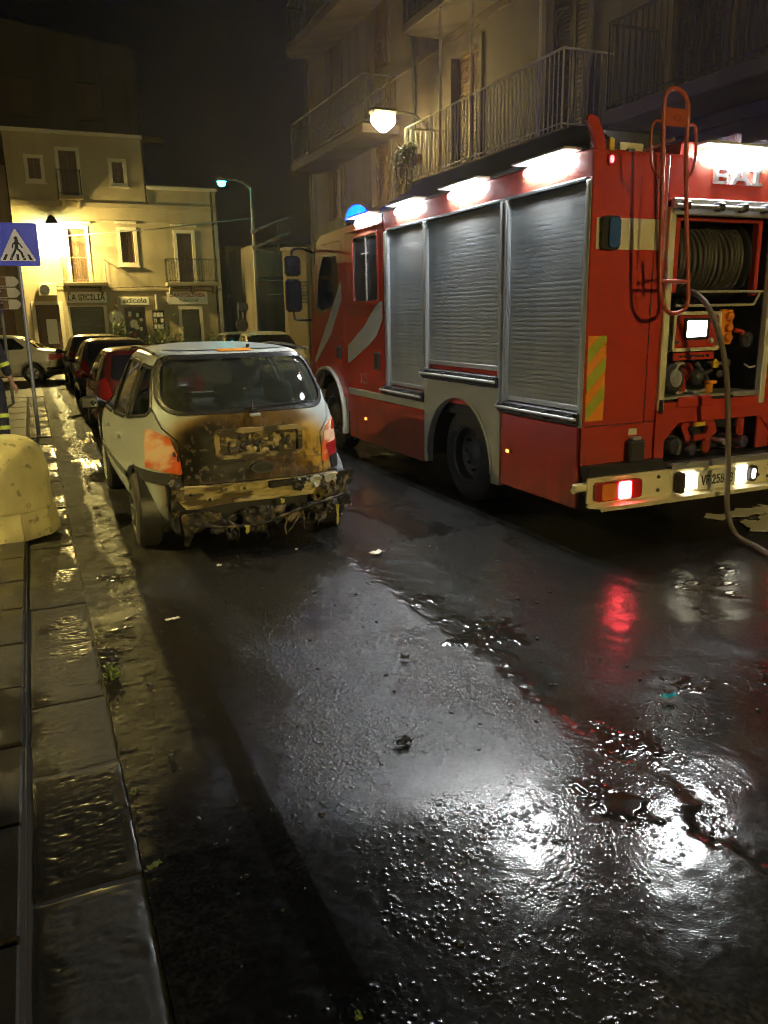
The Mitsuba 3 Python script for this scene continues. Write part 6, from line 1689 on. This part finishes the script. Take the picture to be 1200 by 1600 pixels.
def smooth_body(m, length=0.02, it=10):
    m = to_tm(man(m).refine_to_length(length))
    m = trimesh.Trimesh(m.vertices, m.faces, process=True)
    trimesh.smoothing.filter_taubin(m, iterations=it)
    return m


t = thing('person', 'person in dark firefighter clothes with yellow green reflective bands at the left edge', 'person')
MP = rotz(-20, (-0.66, 13.35, 0.045))
pa = lambda nm, ms, m, **kw: add(t, nm, ms, m, M=MP, smooth=50, **kw)
J = {}
for s, n in ((-1, 'l'), (1, 'r')):
    J['hip' + n], J['knee' + n], J['ank' + n] = (s * 0.10, 0.0, 0.92), (s * 0.13, 0.03, 0.50), (s * 0.15, -0.02, 0.09)
    J['sho' + n], J['elb' + n], J['wri' + n] = (s * 0.195, -0.01, 1.45), (s * 0.285, 0.0, 1.15), (s * 0.325, 0.10, 0.90)
sk = lambda k, r, d=(0, 0, 0): (J[k][0] + d[0], J[k][1] + d[1], J[k][2] + d[2], r)
chain = [((0, 0, 1.0, 0.13), (0, 0, 1.25, 0.135)), ((0, 0, 1.25, 0.135), (0, 0, 1.40, 0.12)), ((0, 0, 1.42, 0.07), (0, 0.01, 1.60, 0.055))]
for n in 'lr':
    chain += [(sk('hip' + n, 0.10), sk('knee' + n, 0.065)), (sk('knee' + n, 0.065), sk('ank' + n, 0.045)), ((0, 0, 1.40, 0.09), sk('sho' + n, 0.065)), (sk('sho' + n, 0.062), sk('elb' + n, 0.046)), (sk('elb' + n, 0.046), sk('wri' + n, 0.03)), ((0, 0, 0.98, 0.13), sk('hip' + n, 0.10))]
    w = np.array(J['wri' + n])
    d = np.array([0.02 * (1 if n == 'r' else -1), 0.06, -0.10])
    d = d / np.linalg.norm(d)
    side_ = np.array([0, 0.86, 0.5])
    palm = w + d * 0.09
    chain.append(((*w, 0.026), (*palm, 0.034)))
    for i, ln in enumerate((0.075, 0.085, 0.078, 0.06)):
        b = palm + side_ * (i - 1.5) * 0.021
        mid = b + d * ln * 0.5
        tip = mid + (d * 0.75 + np.array([-0.5 if n == 'r' else 0.5, 0.1, 0])) * ln * 0.45
        chain += [((*b, 0.0105), (*mid, 0.0095)), ((*mid, 0.0095), (*tip, 0.008))]
    th = w + d * 0.03
    chain += [((*th, 0.015), (*(th + side_ * 0.045 + d * 0.025), 0.0115)), ((*(th + side_ * 0.045 + d * 0.025), 0.0115), (*(th + side_ * 0.055 + d * 0.055), 0.009))]
headm = hull_of([(0, 0.0, 1.72, 0.095), (0, 0.035, 1.66, 0.07), (0, 0.07, 1.60, 0.035), (0, -0.03, 1.70, 0.09)], 20) + hull_of([(0, 0.10, 1.685, 0.012), (0, 0.122, 1.655, 0.016)], 10) + hull_of([(-0.03, 0.087, 1.615, 0.010), (0.03, 0.087, 1.615, 0.010)], 8) + hull_of([(-0.095, 0.0, 1.69, 0.012), (-0.10, -0.01, 1.65, 0.012)], 8) + hull_of([(0.095, 0.0, 1.69, 0.012), (0.10, -0.01, 1.65, 0.012)], 8)
pa('body', [smooth_body(bones(chain) + headm, 0.018, 6)], SKIN)
jk = bones([((0, 0, 0.92, 0.165), (0, 0, 1.25, 0.17)), ((0, 0, 1.25, 0.17), (0, 0, 1.44, 0.13))] + [x for n in 'lr' for x in (((0, 0, 1.42, 0.12), sk('sho' + n, 0.09)), (sk('sho' + n, 0.088), sk('elb' + n, 0.072)), (sk('elb' + n, 0.072), sk('elb' + n, 0.066, (0.008 * (1 if n == 'r' else -1), 0.03, -0.07))))])
pa('jacket', [smooth_body(jk, 0.03, 8)], NAVY)
tr = bones([x for n in 'lr' for x in (((0, 0, 0.96, 0.15), sk('hip' + n, 0.12)), (sk('hip' + n, 0.125), sk('knee' + n, 0.095)), (sk('knee' + n, 0.095), sk('ank' + n, 0.085, (0, 0, 0.06))))])
pa('trousers', [smooth_body(tr, 0.03, 8)], NAVY)
for n in 'lr':
    pa('boot', [smooth_body(bones([(sk('ank' + n, 0.068, (0, 0, 0.10)), sk('ank' + n, 0.062)), (sk('ank' + n, 0.06, (0, -0.02, -0.02)), sk('ank' + n, 0.045, (0, 0.15, -0.045)))]), 0.02, 4)], BLACK)
    k0, k1 = np.array(J['knee' + n]), np.array(J['ank' + n])
    for f_ in (0.18, 0.62):
        c = k0 + (k1 - k0) * f_
        pa('trouser_band', [lathe([(0.099 - 0.01 * f_, -0.03), (0.104 - 0.01 * f_, 0.0), (0.099 - 0.01 * f_, 0.03)], c, k1 - k0, 24)], HIVIS)
    s0, s1 = np.array(J['sho' + n]), np.array(J['elb' + n])
    c = s0 + (s1 - s0) * 0.86
    pa('sleeve_band', [lathe([(0.077, -0.03), (0.082, 0.0), (0.077, 0.03)], c, s1 - s0, 24)], HIVIS)
for z in (1.0, 1.22):
    pa('jacket_band', [lathe([(0.168, -0.03), (0.175, 0.0), (0.169, 0.03)], (0, 0, z), (0, 0, 1), 40)], HIVIS)
pa('helmet', [smooth_body(hull_of([(0, -0.01, 1.76, 0.125), (0, 0.03, 1.755, 0.115)], 24) - manifold3d.Manifold.cube((1, 1, 1), True).translate((0, 0, 1.22)), 0.03, 3), lathe([(0.12, 0.0), (0.165, -0.02), (0.165, -0.012), (0.12, 0.012)], (0, 0.01, 1.725), (0, 0, 1), 30)], REDCAR)
pa('eye', [trimesh.creation.icosphere(1, 0.011).apply_translation((s * 0.032, 0.092, 1.69)) for s in (-1, 1)], INK, stuff=True)


# ================================================================ NIGHT AIR: thin mist everywhere, and the smoke of the fire hanging over the fire engine
X0, X1, Y0, Y1, Z0, Z1 = -85.0, 85.0, -60.0, 90.0, -1.4, 19.4
gx, gy, gz = np.linspace(X0, X1, 129), np.linspace(Y0, Y1, 115), np.linspace(Z0, Z1, 40)
GZ, GY, GX = np.meshgrid(gz, gy, gx, indexing='ij')
wisp = meshkit.fbm(np.stack([GX * 0.22, GY * 0.22, GZ * 0.45], -1), 3, 8)
cloud = np.exp(-((GX - 6.8) / 3.6) ** 2 - ((GY - 10.5) / 8.0) ** 2 - ((GZ - 4.6) / 2.6) ** 2) * (0.45 + 1.1 * wisp)
density = (HAZE + SMOKE * cloud * np.clip((GZ - 0.5) / 1.5, 0.1, 1)).astype(np.float32)
scene['mist'] = {'type': 'heterogeneous', 'albedo': {'type': 'rgb', 'value': [0.95, 0.95, 0.95]}, 'phase': {'type': 'hg', 'g': 0.5},
                 'sigma_t': {'type': 'gridvolume', 'grid': mi.VolumeGrid(density[..., None]), 'to_world': mi.ScalarTransform4f().translate([X0, Y0, Z0]).scale([X1 - X0, Y1 - Y0, Z1 - Z0])}}
scene['haze'] = {'type': 'cube', 'to_world': mi.ScalarTransform4f().translate([(X0 + X1) / 2, (Y0 + Y1) / 2, (Z0 + Z1) / 2]).scale([(X1 - X0) / 2, (Y1 - Y0) / 2, (Z1 - Z0) / 2]), 'bsdf': {'type': 'null'}, 'interior': {'type': 'ref', 'id': 'mist'}}
labels['haze'] = {'kind': 'stuff', 'label': 'thin mist and smoke in the lamplight'}
scene['camera']['medium'] = {'type': 'ref', 'id': 'mist'}
